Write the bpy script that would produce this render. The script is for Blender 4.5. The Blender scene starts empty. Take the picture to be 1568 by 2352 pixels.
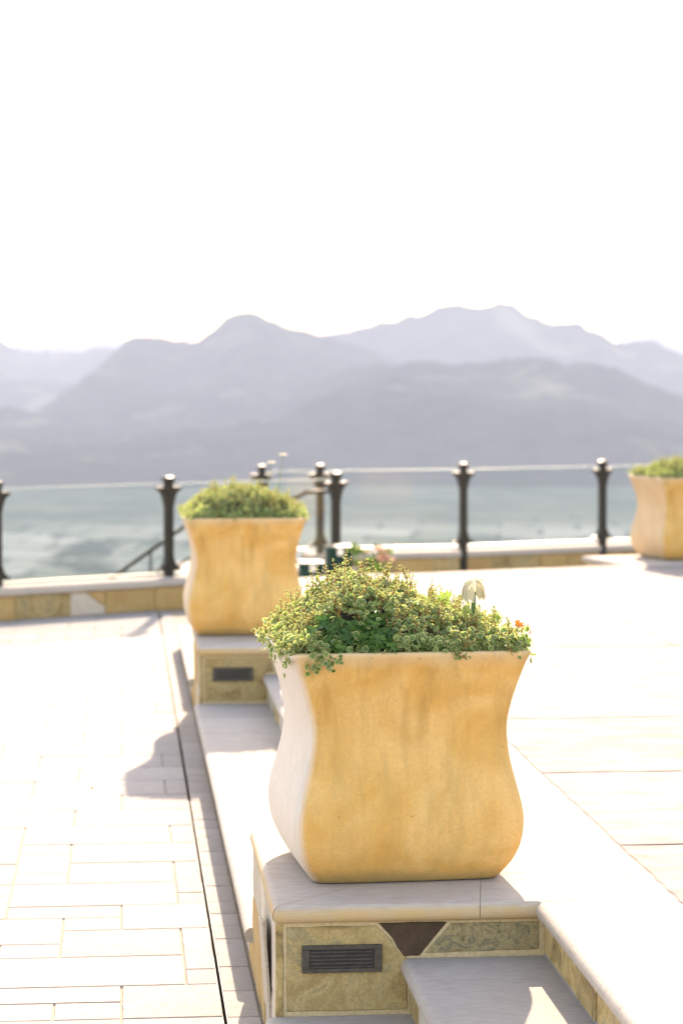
import bpy, bmesh, math, random
import numpy as np
from mathutils import Vector, Matrix, noise as mnoise
R = math.radians
random.seed(7)
SC = bpy.context.scene
COL = SC.collection

# ------------------------------------------------------------------ camera
W, HH, F, HC = 1568.0, 2352.0, 5553.0, 1.8          # picture units used for measuring
YAW, PITCH = R(5.1887), R(-3.0512)
cam_d = bpy.data.cameras.new('camera'); cam = bpy.data.objects.new('camera', cam_d); COL.objects.link(cam)
cam.location = (0, 0, HC); cam.rotation_euler = (math.pi/2 + PITCH, 0, -YAW)
cam_d.sensor_fit = 'VERTICAL'; cam_d.sensor_height = 36; cam_d.sensor_width = 24
cam_d.lens = 36*F/HH; cam_d.clip_start = .1; cam_d.clip_end = 60000
cam_d.dof.use_dof = True; cam_d.dof.focus_distance = 6.45; cam_d.dof.aperture_fstop = 4.0
SC.camera = cam

# ------------------------------------------------------------------ sky, sun, exposure
SUN = Vector((.29, 2.16, 1.0)).normalized()
EL = math.asin(SUN.z); AZ = math.atan2(SUN.x, SUN.y)
wd = bpy.data.worlds.new('World'); SC.world = wd; wd.use_nodes = True
nt = wd.node_tree; nt.nodes.clear()
sk = nt.nodes.new('ShaderNodeTexSky'); sk.sky_type = 'NISHITA'; sk.sun_disc = False
sk.sun_elevation = EL; sk.sun_rotation = AZ; sk.air_density = 1.0; sk.dust_density = 1.0; sk.ozone_density = .8
bg = nt.nodes.new('ShaderNodeBackground'); bg.inputs[1].default_value = .12
ow = nt.nodes.new('ShaderNodeOutputWorld'); nt.links.new(sk.outputs[0], bg.inputs[0]); nt.links.new(bg.outputs[0], ow.inputs[0])
sd = bpy.data.lights.new('sun', 'SUN'); sd.energy = 2.6; sd.angle = R(.53); sd.color = (1, .95, .88)
so = bpy.data.objects.new('sun', sd); COL.objects.link(so)
so.rotation_euler = SUN.to_track_quat('Z', 'Y').to_euler(); so.location = (2, 30, 20)
SC.view_settings.view_transform = 'Standard'; SC.view_settings.look = 'None'
SC.view_settings.gamma = 1; SC.view_settings.exposure = 2.58
SC.view_settings.use_white_balance = True; SC.view_settings.white_balance_temperature = 8700; SC.view_settings.white_balance_tint = 20
SC.render.engine = 'CYCLES'
SC.cycles.use_denoising = True; SC.cycles.max_bounces = 10; SC.cycles.diffuse_bounces = 4
SC.cycles.transparent_max_bounces = 12; SC.cycles.volume_bounces = 0
SC.cycles.caustics_reflective = False; SC.cycles.caustics_refractive = False

# ------------------------------------------------------------------ measuring helpers
def _basis():
    f = np.array([math.sin(YAW)*math.cos(PITCH), math.cos(YAW)*math.cos(PITCH), math.sin(PITCH)])
    r = np.array([math.cos(YAW), -math.sin(YAW), 0]); return f, r, np.cross(r, f)
_f, _r, _u = _basis()
def ray(x, y): return _f*F + _r*(x-W/2) + _u*(HH/2-y)
def ony(x, y, Y): d = ray(x, y); return np.array([0, 0, HC]) + d*Y/d[1]
def onz(x, y, z): d = ray(x, y); return np.array([0, 0, HC]) + d*(z-HC)/d[2]

# ------------------------------------------------------------------ object helpers
def tag(o, label=None, cat=None, group=None, kind=None):
    if label: o['label'] = label
    if cat: o['category'] = cat
    if group: o['group'] = group
    if kind: o['kind'] = kind
    return o
def thing(name, loc, label, cat, group=None):
    o = bpy.data.objects.new(name, None); COL.objects.link(o); o.location = loc; o.empty_display_size = .1
    return tag(o, label, cat, group)
def attach(o, parent):
    """parent o (built in world coordinates) to parent"""
    o.parent = parent
    p = parent; m = Matrix.Identity(4)
    while p is not None:
        m = m @ Matrix.Translation(-Vector(p.location)) if p.parent is None else m
        p = p.parent
    if parent.parent is None:
        o.matrix_parent_inverse = Matrix.Translation(-Vector(parent.location))
    return o
def mesh_obj(name, me, mats, parent=None, loc=None):
    o = bpy.data.objects.new(name, me); COL.objects.link(o)
    if mats is not None:
        for m in (mats if isinstance(mats, (list, tuple)) else [mats]):
            if len(me.materials) < (len(mats) if isinstance(mats, (list, tuple)) else 1): me.materials.append(m)
    if loc is not None: o.location = loc
    if parent is not None: attach(o, parent)
    return o
def from_py(name, vs, fs, smooth=False):
    me = bpy.data.meshes.new(name); me.from_pydata([tuple(v) for v in vs], [], [tuple(f) for f in fs]); me.update()
    if smooth: me.polygons.foreach_set('use_smooth', [True]*len(me.polygons))
    return me
def bm_mesh(name, bm, smooth=False):
    bmesh.ops.recalc_face_normals(bm, faces=bm.faces)
    me = bpy.data.meshes.new(name); bm.to_mesh(me); bm.free()
    if smooth: me.polygons.foreach_set('use_smooth', [True]*len(me.polygons))
    return me
def box_bm(x0, x1, y0, y1, z0, z1, bev=0, seg=2):
    bm = bmesh.new()
    v = [bm.verts.new((x, y, z)) for z in (z0, z1) for x, y in ((x0, y0), (x1, y0), (x1, y1), (x0, y1))]
    for f in ((0, 3, 2, 1), (4, 5, 6, 7), (0, 1, 5, 4), (1, 2, 6, 5), (2, 3, 7, 6), (3, 0, 4, 7)):
        bm.faces.new([v[i] for i in f])
    if bev: bmesh.ops.bevel(bm, geom=bm.edges[:], offset=bev, segments=seg, affect='EDGES', profile=.5)
    return bm
def box(name, x0, x1, y0, y1, z0, z1, mat, parent=None, bev=0, seg=2):
    return mesh_obj(name, bm_mesh(name, box_bm(x0, x1, y0, y1, z0, z1, bev, seg)), mat, parent)
def subdiv_poly(poly, step, jit, rnd):
    out = []
    n = len(poly)
    for i in range(n):
        a = Vector(poly[i]); b = Vector(poly[(i+1) % n]); L = (b-a).length
        k = max(1, int(round(L/step)))
        t = (b-a)/max(L, 1e-6); nn = Vector((t.y, -t.x))
        for j in range(k):
            p = a + (b-a)*j/k
            if j: p = p + nn*rnd.uniform(-jit, jit)
            else: p = p + Vector((rnd.uniform(-jit, jit), rnd.uniform(-jit, jit)))*.6
            out.append(p)
    return out
def inset(poly, d):
    """offset a CCW polygon inwards by d"""
    n = len(poly); out = []
    for i in range(n):
        a, b, c = Vector(poly[i-1]), Vector(poly[i]), Vector(poly[(i+1) % n])
        t1 = (b-a).normalized(); t2 = (c-b).normalized()
        n1 = Vector((-t1.y, t1.x)); n2 = Vector((-t2.y, t2.x))
        m = (n1+n2); k = d/max(.3, (1+n1.dot(n2)))
        out.append(b + m*k)
    return out
def slab_mesh(name, poly, z0, z1, chamfer=.003, step=.08, jit=.0, rnd=random, gap=0):
    """prism of a CCW outline with a worn edge"""
    p = inset(poly, gap) if gap else [Vector(q) for q in poly]
    p = subdiv_poly(p, step, jit, rnd) if jit else p
    q = inset(p, chamfer); n = len(p)
    vs = [(a.x, a.y, z0) for a in p] + [(a.x, a.y, z1-chamfer*.7) for a in p] + [(a.x, a.y, z1) for a in q]
    fs = [tuple(range(n-1, -1, -1)), tuple(range(2*n, 3*n))]
    for r in (0, n):
        fs += [(r+i, r+(i+1) % n, r+n+(i+1) % n, r+n+i) for i in range(n)]
    return from_py(name, vs, fs)
def nose_slab(name, poly, z1, th, nose, mat, parent, gap=.0008, rad=None):
    """stone slab; edges listed in nose (index of first corner) are full bullnose"""
    rad = rad or th*.47
    p = [Vector(q) for q in poly]; n = len(p)
    q = inset(p, gap)
    # nosed edges keep their line: push back out
    for i in nose:
        a, b = p[i], p[(i+1) % n]; t = (b-a).normalized(); nn = Vector((t.y, -t.x))
        q[i] = q[i] + nn*gap; q[(i+1) % n] = q[(i+1) % n] + nn*gap
    bm = bmesh.new()
    lo = [bm.verts.new((a.x, a.y, z1-th)) for a in q]; hi = [bm.verts.new((a.x, a.y, z1)) for a in q]
    bm.faces.new(lo[::-1]); bm.faces.new(hi)
    for i in range(n): bm.faces.new((lo[i], lo[(i+1) % n], hi[(i+1) % n], hi[i]))
    es = []
    for i in nose:
        for a, b in ((lo[i], lo[(i+1) % n]), (hi[i], hi[(i+1) % n])):
            e = bm.edges.get((a, b)); es.append(e)
    if es: bmesh.ops.bevel(bm, geom=es, offset=rad, segments=5, affect='EDGES', profile=.5, clamp_overlap=True)
    o = mesh_obj(name, bm_mesh(name, bm), mat, parent)
    for f in o.data.polygons: f.use_smooth = False
    return o
def tube_geo(pts, rad, n=8, cap=True):
    """vertices and faces of a tube through pts; rad number or list"""
    pts = [Vector(p) for p in pts]; m = len(pts)
    rads = rad if isinstance(rad, (list, tuple)) else [rad]*m
    vs, fs = [], []
    up = Vector((.31, .17, .93)).normalized()
    for i, p in enumerate(pts):
        t = (pts[min(i+1, m-1)] - pts[max(i-1, 0)]).normalized()
        a = t.cross(up)
        if a.length < .05: a = t.cross(Vector((1, 0, 0)))
        a.normalize(); b = t.cross(a)
        for k in range(n):
            c = 2*math.pi*k/n; vs.append(p + (a*math.cos(c)+b*math.sin(c))*rads[i])
    for i in range(m-1):
        for k in range(n):
            fs.append((i*n+k, i*n+(k+1) % n, (i+1)*n+(k+1) % n, (i+1)*n+k))
    if cap: fs.append(tuple(range(n-1, -1, -1))); fs.append(tuple((m-1)*n+k for k in range(n)))
    return vs, fs
def tube(name, pts, rad, mat, parent, n=8):
    vs, fs = tube_geo(pts, rad, n); return mesh_obj(name, from_py(name, vs, fs, True), mat, parent)

# ------------------------------------------------------------------ materials
class NB:
    """small node builder"""
    def __init__(s, name):
        s.m = bpy.data.materials.new(name); s.m.use_nodes = True; s.t = s.m.node_tree; s.t.nodes.clear()
        s.out = s.t.nodes.new('ShaderNodeOutputMaterial'); s.co = s.t.nodes.new('ShaderNodeTexCoord')
    def n(s, typ, **kw):
        nd = s.t.nodes.new(typ)
        for k, v in kw.items(): setattr(nd, k, v)
        return nd
    def l(s, a, b): s.t.links.new(a, b)
    def val(s, sock, v):
        if isinstance(v, bpy.types.NodeSocket): s.l(v, sock)
        else: sock.default_value = v
    def mapping(s, scale, src='Object', loc=(0, 0, 0), rot=(0, 0, 0)):
        mp = s.n('ShaderNodeMapping'); s.l(s.co.outputs[src], mp.inputs[0]); mp.inputs['Scale'].default_value = scale
        mp.inputs['Location'].default_value = loc; mp.inputs['Rotation'].default_value = rot; return mp.outputs[0]
    def noise(s, vec, scale, detail=6, rough=.6, dist=0):
        nd = s.n('ShaderNodeTexNoise'); s.l(vec, nd.inputs['Vector']); nd.inputs['Scale'].default_value = scale
        nd.inputs['Detail'].default_value = detail; nd.inputs['Roughness'].default_value = rough; nd.inputs['Distortion'].default_value = dist
        return nd.outputs['Fac']
    def ramp(s, fac, stops, interp='LINEAR'):
        nd = s.n('ShaderNodeValToRGB'); s.l(fac, nd.inputs[0]); cr = nd.color_ramp; cr.interpolation = interp
        while len(cr.elements) < len(stops): cr.elements.new(.5)
        for e, (p, c) in zip(cr.elements, stops):
            e.position = p; e.color = (*c, 1) if len(c) == 3 else c
        return nd.outputs[0]
    def fr(s, fac, a, b, lo=0., hi=1.):
        nd = s.n('ShaderNodeMapRange'); s.l(fac, nd.inputs[0])
        for i, v in zip((1, 2, 3, 4), (a, b, lo, hi)): nd.inputs[i].default_value = v
        return nd.outputs[0]
    def mix(s, fac, a, b, mode='MIX'):
        nd = s.n('ShaderNodeMix', data_type='RGBA', blend_type=mode)
        s.val(nd.inputs[0], fac); 
        for i, v in ((6, a), (7, b)): s.val(nd.inputs[i], v if isinstance(v, bpy.types.NodeSocket) else (*v, 1))
        return nd.outputs[2]
    def math(s, op, a, b):
        nd = s.n('ShaderNodeMath', operation=op); s.val(nd.inputs[0], a); s.val(nd.inputs[1], b); return nd.outputs[0]
    def bump(s, h, strength, dist=.01):
        nd = s.n('ShaderNodeBump'); s.l(h, nd.inputs['Height']); nd.inputs['Strength'].default_value = strength; nd.inputs['Distance'].default_value = dist
        return nd.outputs[0]
    def princ(s, col, rough=.8, normal=None, metallic=0, spec=.4):
        p = s.n('ShaderNodeBsdfPrincipled'); s.val(p.inputs['Base Color'], col if isinstance(col, bpy.types.NodeSocket) else (*col, 1))
        s.val(p.inputs['Roughness'], rough); p.inputs['Metallic'].default_value = metallic; p.inputs['Specular IOR Level'].default_value = spec
        if normal is not None: s.l(normal, p.inputs['Normal'])
        s.l(p.outputs[0], s.out.inputs[0]); return p
    def matt(s, col):
        p = s.n('ShaderNodeBsdfDiffuse'); s.l(col, p.inputs[0]); p.inputs[1].default_value = 1; s.l(p.outputs[0], s.out.inputs[0])

def m_stone(name, c1, c2, streak=(3, 14, 14), scale=6, bump=.25, vary=.12, pits=.0, rough=.9, island=False, edge=None):
    """pale cut stone with streaks along x, fine grain and pits; each piece a slightly different tone"""
    b = NB(name); v = b.mapping((1, 1, 1)); vs = b.mapping(streak)
    a = b.noise(vs, scale, 8, .65, .4); g = b.noise(v, 180, 3, .6); big = b.noise(v, 2.2, 4, .6)
    c = b.mix(b.fr(a, .3, .7), c1, c2)
    c = b.mix(b.fr(big, .35, .7, 0, .35), c, tuple(x*.86 for x in c1))
    if island: rn = b.n('ShaderNodeNewGeometry').outputs['Random Per Island']
    else: rn = b.n('ShaderNodeObjectInfo').outputs['Random']
    tone = b.fr(rn, 0, 1, 1-vary, 1+vary*.5)
    cc = b.n('ShaderNodeCombineColor'); 
    for i in range(3): b.l(tone, cc.inputs[i])
    c = b.mix(1, c, cc.outputs[0], 'MULTIPLY')
    pit = b.noise(b.mapping((1, 3.2, 1)), 55, 3, .5)
    pm = b.fr(pit, .70, .76)
    c = b.mix(b.math('MULTIPLY', pm, pits), c, tuple(x*.35 for x in c1))
    if edge:                                   # warm bounce light painted onto the outer faces of a coping
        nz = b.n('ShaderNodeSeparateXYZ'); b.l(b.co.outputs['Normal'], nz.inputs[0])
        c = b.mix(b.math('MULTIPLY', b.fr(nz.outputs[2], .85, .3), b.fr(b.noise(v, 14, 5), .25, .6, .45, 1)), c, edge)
    hgt = b.math('ADD', b.math('MULTIPLY', a, .6), b.math('SUBTRACT', b.math('MULTIPLY', g, .35), b.math('MULTIPLY', pm, pits*.8)))
    b.princ(c, rough, b.bump(hgt, bump, .004), spec=.12); return b.m
def m_veneer(name, stops, scale=7, bump=.5, vein=True):
    """split-face flagstone: ochre, olive and grey clouds"""
    b = NB(name); rn = b.n('ShaderNodeObjectInfo').outputs['Random']
    off = b.n('ShaderNodeCombineXYZ'); 
    for i, k in enumerate((13., 29., 7.)): b.l(b.math('MULTIPLY', rn, k), off.inputs[i])
    ad = b.n('ShaderNodeVectorMath', operation='ADD'); b.l(b.co.outputs['Object'], ad.inputs[0]); b.l(off.outputs[0], ad.inputs[1])
    a = b.noise(ad.outputs[0], scale, 9, .68, 1.2); g = b.noise(ad.outputs[0], 120, 4, .6)
    c = b.ramp(a, stops)
    c = b.mix(b.fr(g, .3, .75, 0, .35), c, tuple(x*.5 for x in stops[0][1]))
    ridge = b.noise(ad.outputs[0], scale*2.2, 6, .6, 2.5)
    if vein:
        w = b.math('ABSOLUTE', b.math('SUBTRACT', ridge, .5), 0.)
        c = b.mix(b.fr(w, 0, .02, .35, 0), c, (.10, .07, .035))
    tone = b.fr(rn, 0, 1, .82, 1.12); cc = b.n('ShaderNodeCombineColor')
    for i in range(3): b.l(tone, cc.inputs[i])
    c = b.mix(1, c, cc.outputs[0], 'MULTIPLY')
    b.princ(c, .85, b.bump(b.math('ADD', a, b.math('MULTIPLY', ridge, .6)), bump, .012)); return b.m
def m_plain(name, col, rough=.6, metallic=0, grain=0., scale=40, spec=.4):
    b = NB(name); v = b.mapping((1, 1, 1)); a = b.noise(v, scale, 5, .6)
    c = b.mix(b.fr(a, .3, .7), tuple(x*(1-grain) for x in col), tuple(min(1, x*(1+grain)) for x in col))
    b.princ(c, rough, b.bump(a, .1, .002), metallic, spec); return b.m

M = {}
M['travertine'] = m_stone('travertine', (.37, .315, .265), (.50, .445, .39), pits=.9, bump=.45)
M['travertine_edge'] = m_stone('travertine_bounce_edge', (.41, .34, .285), (.54, .475, .41), pits=1., bump=.5, edge=(.50, .34, .17))  # ochre edge colour stands in for bounce light on the nosing
M['joint_pale'] = m_plain('pale_joint', (.30, .272, .255), .95, grain=.3, scale=110)
M['paver'] = m_stone('paver_stone', (.295, .26, .232), (.40, .37, .34), streak=(5, 9, 9), scale=5, pits=.55, vary=.10)
M['paver_far'] = m_stone('paver_stone_far', (.295, .26, .232), (.40, .37, .34), streak=(5, 9, 9), scale=5, pits=.4, vary=.10, island=True)
M['flag'] = m_stone('flagstone', (.19, .152, .138), (.37, .342, .318), streak=(1.2, 3, 3), scale=3, bump=.7, pits=.8, vary=.10)
M['mortar'] = m_plain('mortar', (.50, .38, .22), .95, grain=.2, scale=90)
M['joint'] = m_plain('joint_sand', (.31, .255, .195), .95, grain=.35, scale=130)
M['veneer'] = m_veneer('veneer_ochre', [(.30, (.17, .11, .045)), (.43, (.40, .275, .11)), (.53, (.54, .39, .175)), (.60, (.34, .27, .14)), (.72, (.50, .40, .22))])
M['veneer_mottled'] = m_veneer('veneer_mottled', [(.28, (.12, .10, .05)), (.42, (.27, .215, .105)), (.5, (.48, .37, .19)), (.58, (.22, .19, .11)), (.75, (.48, .39, .22))], 13, .6)
M['veneer_brown'] = m_veneer('veneer_brown', [(.2, (.050, .028, .016)), (.5, (.085, .048, .026)), (.8, (.13, .075, .04))], 10, .4, False)
M['veneer_pale'] = m_veneer('veneer_pale', [(.25, (.42, .34, .25)), (.5, (.56, .49, .40)), (.8, (.50, .38, .24))], 6, .5)
M['veneer_gold'] = m_veneer('veneer_gold', [(.25, (.36, .21, .07)), (.5, (.50, .32, .12)), (.8, (.52, .38, .2))], 7, .5)
M['bronze'] = m_plain('dark_bronze', (.020, .016, .011), .45, .0, .3, 60, .25)
M['vent'] = m_plain('vent_metal', (.020, .017, .015), .6, .0, .35, 70, .5)
M['vent_bar'] = m_plain('vent_bar_metal', (.055, .042, .031), .45, .0, .4, 60, .5)
M['drain'] = m_plain('drain_black', (.012, .014, .013), .6, 0, .3)
M['soil'] = m_plain('potting_soil', (.028, .020, .012), 1, 0, .5, 60)
M['green_plastic'] = m_plain('dark_green_plastic', (.010, .042, .030), .6, 0, .15, 30, .2)
M['petal_white'] = None
def m_glass():
    b = NB('railing_glass'); tr = b.n('ShaderNodeBsdfTransparent'); tr.inputs[0].default_value = (.965, .983, .978, 1)
    gl = b.n('ShaderNodeBsdfGlossy'); gl.inputs['Roughness'].default_value = .02; gl.inputs[0].default_value = (.9, 1, .97, 1)
    fr = b.n('ShaderNodeFresnel'); fr.inputs[0].default_value = 1.45
    mx = b.n('ShaderNodeMixShader'); b.l(b.math('MULTIPLY', fr.outputs[0], .3), mx.inputs[0]); b.l(tr.outputs[0], mx.inputs[1]); b.l(gl.outputs[0], mx.inputs[2])
    b.l(mx.outputs[0], b.out.inputs[0]); return b.m
M['glass'] = m_glass()
M['glass_edge'] = m_plain('polished_glass_edge', (.30, .38, .37), .25, 0, .05)
M['steel'] = m_plain('satin_steel', (.55, .57, .57), .3, 1., .1)
def m_leaf(name, cols, trans=.45, rough=.45):
    """thin leaf: diffuse, light through it and a soft sheen; tone differs leaf by leaf"""
    b = NB(name); g = b.n('ShaderNodeNewGeometry').outputs['Random Per Island']; o = b.n('ShaderNodeObjectInfo').outputs['Random']
    f = b.math('FRACT', b.math('ADD', g, b.math('MULTIPLY', o, 7.3)), 0.)
    c = b.ramp(f, [(i/max(1, len(cols)-1), x) for i, x in enumerate(cols)])
    p = b.n('ShaderNodeBsdfPrincipled'); b.l(c, p.inputs['Base Color']); p.inputs['Roughness'].default_value = rough; p.inputs['Specular IOR Level'].default_value = .35
    t = b.n('ShaderNodeBsdfTranslucent'); b.l(b.mix(1, c, (1., 1., .72), 'MULTIPLY'), t.inputs[0])
    mx = b.n('ShaderNodeMixShader'); mx.inputs[0].default_value = trans; b.l(p.outputs[0], mx.inputs[1]); b.l(t.outputs[0], mx.inputs[2])
    b.l(mx.outputs[0], b.out.inputs[0]); return b.m
M['leaf_mid'] = m_leaf('leaf_green_middle', [(.085, .165, .04), (.14, .235, .06), (.20, .29, .09), (.11, .20, .06)], .46)
M['leaf_rim'] = m_leaf('leaf_cream_margin', [(.42, .46, .20), (.50, .53, .27), (.46, .51, .22), (.54, .49, .30)], .5)
M['stem'] = m_leaf('red_stem', [(.40, .08, .05), (.52, .18, .05), (.30, .05, .04), (.58, .30, .08)], .3)
M['ivy'] = m_leaf('ivy_green', [(.04, .11, .022), (.06, .155, .03), (.11, .22, .045), (.05, .12, .025)], .45)
M['ivy_pale'] = m_leaf('ivy_young', [(.22, .33, .08), (.30, .38, .10)], .5)
M['dry_leaf'] = m_leaf('dry_leaf_orange', [(.45, .16, .03), (.38, .12, .03)], .4)
M['petal'] = m_leaf('petal_ivory', [(.64, .58, .45), (.70, .65, .52), (.60, .53, .38)], .5, .7)
M['petal_pink'] = m_leaf('petal_pink', [(.80, .52, .46), (.82, .60, .54), (.78, .55, .45)], .45, .7)
M['calyx'] = m_leaf('calyx_green', [(.03, .10, .05), (.04, .13, .05)], .2)
M['stalk'] = m_leaf('flower_stalk', [(.16, .26, .07), (.10, .20, .06)], .3)

def m_pot(name, bleach):
    """sand-cast ochre planter: clouds, run marks, pits, darker foot; the side towards -x is sun-bleached and limed"""
    b = NB(name); v = b.mapping((1, 1, 1)); st = b.mapping((5, 5, .55))
    a = b.noise(v, 4.5, 5, .5, .8); s = b.noise(st, 3.5, 6, .6, .3); g = b.noise(v, 120, 4, .65)
    c = b.ramp(a, [(.25, (.52, .25, .055)), (.42, (.625, .335, .09)), (.6, (.70, .42, .155)), (.8, (.55, .275, .06))])
    c = b.mix(b.fr(s, .45, .72, 0, .5), c, (.40, .26, .085))
    c = b.mix(b.fr(g, .35, .7, 0, .38), c, (.40, .25, .09))
    sep = b.n('ShaderNodeSeparateXYZ'); b.l(b.co.outputs['Object'], sep.inputs[0])
    z = b.math('ADD', sep.outputs[2], b.math('MULTIPLY', b.math('SUBTRACT', b.noise(v, 9, 4), .5), .05))
    c = b.mix(b.fr(z, .045, .0, 0, .75), c, (.17, .14, .075))             # darker, olive-brown foot
    run = b.noise(b.mapping((11, 11, .5)), 2.2, 5, .6, .2)
    c = b.mix(b.math('MULTIPLY', b.fr(run, .50, .66), b.math('MULTIPLY', b.fr(z, .30, .52), .6)), c, (.40, .22, .055))     # run marks below the lip
    c = b.mix(b.fr(z, .585, .63, 0, .55), c, (.60, .47, .31))             # paler towards the lip
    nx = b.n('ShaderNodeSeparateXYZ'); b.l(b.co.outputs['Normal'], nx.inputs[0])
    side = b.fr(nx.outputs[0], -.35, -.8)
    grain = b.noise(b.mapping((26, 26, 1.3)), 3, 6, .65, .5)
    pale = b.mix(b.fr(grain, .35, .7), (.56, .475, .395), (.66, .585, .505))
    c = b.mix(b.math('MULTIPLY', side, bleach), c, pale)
    vo = b.n('ShaderNodeTexVoronoi'); vo.inputs['Scale'].default_value = 26; b.l(v, vo.inputs['Vector'])
    keep = b.math('GREATER_THAN', b.noise(v, 11, 2), .48)
    sel = b.n('ShaderNodeSeparateColor'); b.l(vo.outputs['Color'], sel.inputs[0])
    pit = b.math('MULTIPLY', b.math('MULTIPLY', b.fr(vo.outputs['Distance'], .0, .11, 1, 0), keep), b.math('GREATER_THAN', sel.outputs[0], .45))
    c = b.mix(b.math('MULTIPLY', pit, .75), c, (.24, .13, .04))
    hgt = b.math('SUBTRACT', b.math('ADD', b.math('MULTIPLY', g, .25), b.math('MULTIPLY', a, .7)), pit)
    b.princ(c, .8, b.bump(hgt, .25, .004), spec=.3); return b.m
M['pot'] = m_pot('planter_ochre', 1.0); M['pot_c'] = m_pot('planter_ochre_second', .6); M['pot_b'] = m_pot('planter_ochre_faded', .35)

# ------------------------------------------------------------------ levels and lines of the place
h = .148; T1, T2, T3 = h, 2*h, 3*h
XN1, XF1 = .365, .392            # nosing line and riser face of each step
XN2, XF2 = .720, .745
XN3, XF3 = 1.073, 1.097
XB = 1.443                       # inner edge of the terrace border stones
P1, P1B, P2, P2B = 6.22, 7.265, 12.42, 13.50
TH = .048
def far_edge(x): return 16.29 + .40*x
Y0 = 2.6
YB = -12.0                       # unseen paving extended behind the photographer to bounce light onto shaded fronts

# ------------------------------------------------------------------ pavement
XCH0, XCH1 = .2785, .2920         # drain slot
pav = box('pavement', -16, XCH0-.0012, -14, 21.5, -.3, -.006, M['joint']); box('border_bed', XCH1+.0004,   .55, -14, 21.5, -.3, -.006, M['joint'], pav)
tag(pav, 'pale stone pavement of mixed rectangular pavers left of the steps', 'pavement', kind='structure')
CU, RU, CX0, RY0 = .194, .1875, -.008, 6.80
cells = set(); vb = set(); pieces = []
def put(c, r, w, hh):
    ks = [(c+i, r+j) for i in range(w) for j in range(hh)]
    if any(k in cells for k in ks): return False
    if c+w > 2: return False
    cells.update(ks); vb.update((c+w, r+j) for j in range(hh)); vb.update((c, r+j) for j in range(hh)); pieces.append((c, r, w, hh)); return True
for p in [(0, 0, 2, 2), (-1, 0, 1, 1), (-3, 1, 3, 1), (-2, 2, 3, 2), (1, 2, 1, 1), (1, 3, 1, 3), (-1, 4, 2, 2), (-2, 4, 1, 1), (-3, 5, 2, 2),
          (0, 6, 2, 2), (-1, 6, 1, 1), (-2, 7, 2, 1), (-2, 8, 3, 2), (1, 8, 1, 1), (1, 9, 1, 3), (-2, 10, 1, 1), (-1, 10, 2, 2)]: put(*p)
rp = random.Random(11)
C_LO, R_LO, R_HI = -13, -16, 68
for r in range(R_LO, R_HI):
    for c in range(C_LO, 2):
        if (c, r) in cells: continue
        opts = [(3, 2), (2, 2), (2, 2), (2, 1), (1, 2), (1, 1)]; rp.shuffle(opts)
        opts.sort(key=lambda q: -q[0]*q[1] + rp.random()*4 + 4*((c+q[0], r-1) in vb and c+q[0] < 2) + 5*((c+q[0], r-2) in vb and c+q[0] < 2))
        for w, hh in opts:
            if c+w <= 2 and put(c, r, w, hh): break
pcache = {}
def paver_mesh(sx, sy):
    key = (round(sx, 3), round(sy, 3), rp.randint(0, 2))
    if key not in pcache:
        hx, hy = sx/2, sy/2
        me = slab_mesh('paver', [(-hx, -hy), (hx, -hy), (hx, hy), (-hx, hy)], -.03, 0, .0025, .055, .0011, rp, gap=.0036)
        me.materials.append(M['paver']); pcache[key] = me
    return pcache[key]
def wall_l(x): return 19.08 + .672*x
items = []
for c, r, w, hh in pieces:
    x0 = CX0 + c*CU; x1 = min(CX0 + (c+w)*CU, XCH0+.0032); y0 = RY0 + r*RU; y1 = y0 + hh*RU
    if y0 > wall_l(x0) + .2: continue
    items.append((x0, x1, y0, y1))
def vis(it):
    cx, cy = (it[0]+it[1])/2, (it[2]+it[3])/2
    px = 279 + cx*F/cy
    return (0 if -150 < px and cy > 6.5 else 1, abs(px-300) + abs(cy-11)*30)
items.sort(key=vis)
fv, ff = [], []
for i, (x0, x1, y0, y1) in enumerate(items):
    cx, cy = (x0+x1)/2, (y0+y1)/2
    if i < 230:
        o = mesh_obj('paver', paver_mesh(x1-x0, y1-y0), None, pav, (cx, cy, rp.uniform(-.0009, .0009)))
        o.rotation_euler = (rp.uniform(-.002, .002), rp.uniform(-.002, .002), 0)
    else:
        g = .0036; b0 = len(fv); e = .0025
        for z, k in ((-.03, 0), (-.002, 0), (0, e)):
            fv += [(x0+g+k, y0+g+k, z), (x1-g-k, y0+g+k, z), (x1-g-k, y1-g-k, z), (x0+g+k, y1-g-k, z)]
        for q in (0, 4):
            for k in range(4): ff.append((b0+q+k, b0+q+(k+1) % 4, b0+q+4+(k+1) % 4, b0+q+4+k))
        ff.append((b0+8, b0+9, b0+10, b0+11))
tag(mesh_obj('paver_field', from_py('paver_field', fv, ff), M['paver_far'], pav), kind='stuff')
# border row between the drain and the steps
y = 3.2
while y < 19.0:
    L = rp.choice([.1875, .1875, .27, .375, .3])
    mesh_obj('paver', paver_mesh(XF1-.004-XCH1+.003, L), None, pav, ((XCH1-.003+XF1-.004)/2, y+L/2, rp.uniform(-.001, .001))); y += L
dr = thing('slot_drain', (XCH0, 3.2, 0), 'narrow black slot drain running along the foot of the steps', 'drain')
box('channel', XCH0+.0006, XCH1-.0005, 3.2, 18.9, -.12, -.075, M['drain'], dr)
box('side_wall', XCH1-.0022, XCH1-.0004, 3.2, 18.9, -.074, -.003, M['drain'], dr)
box('side_wall', XCH0-.0010, XCH0+.0010, 3.2, 18.9, -.074, -.003, M['drain'], dr)

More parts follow.
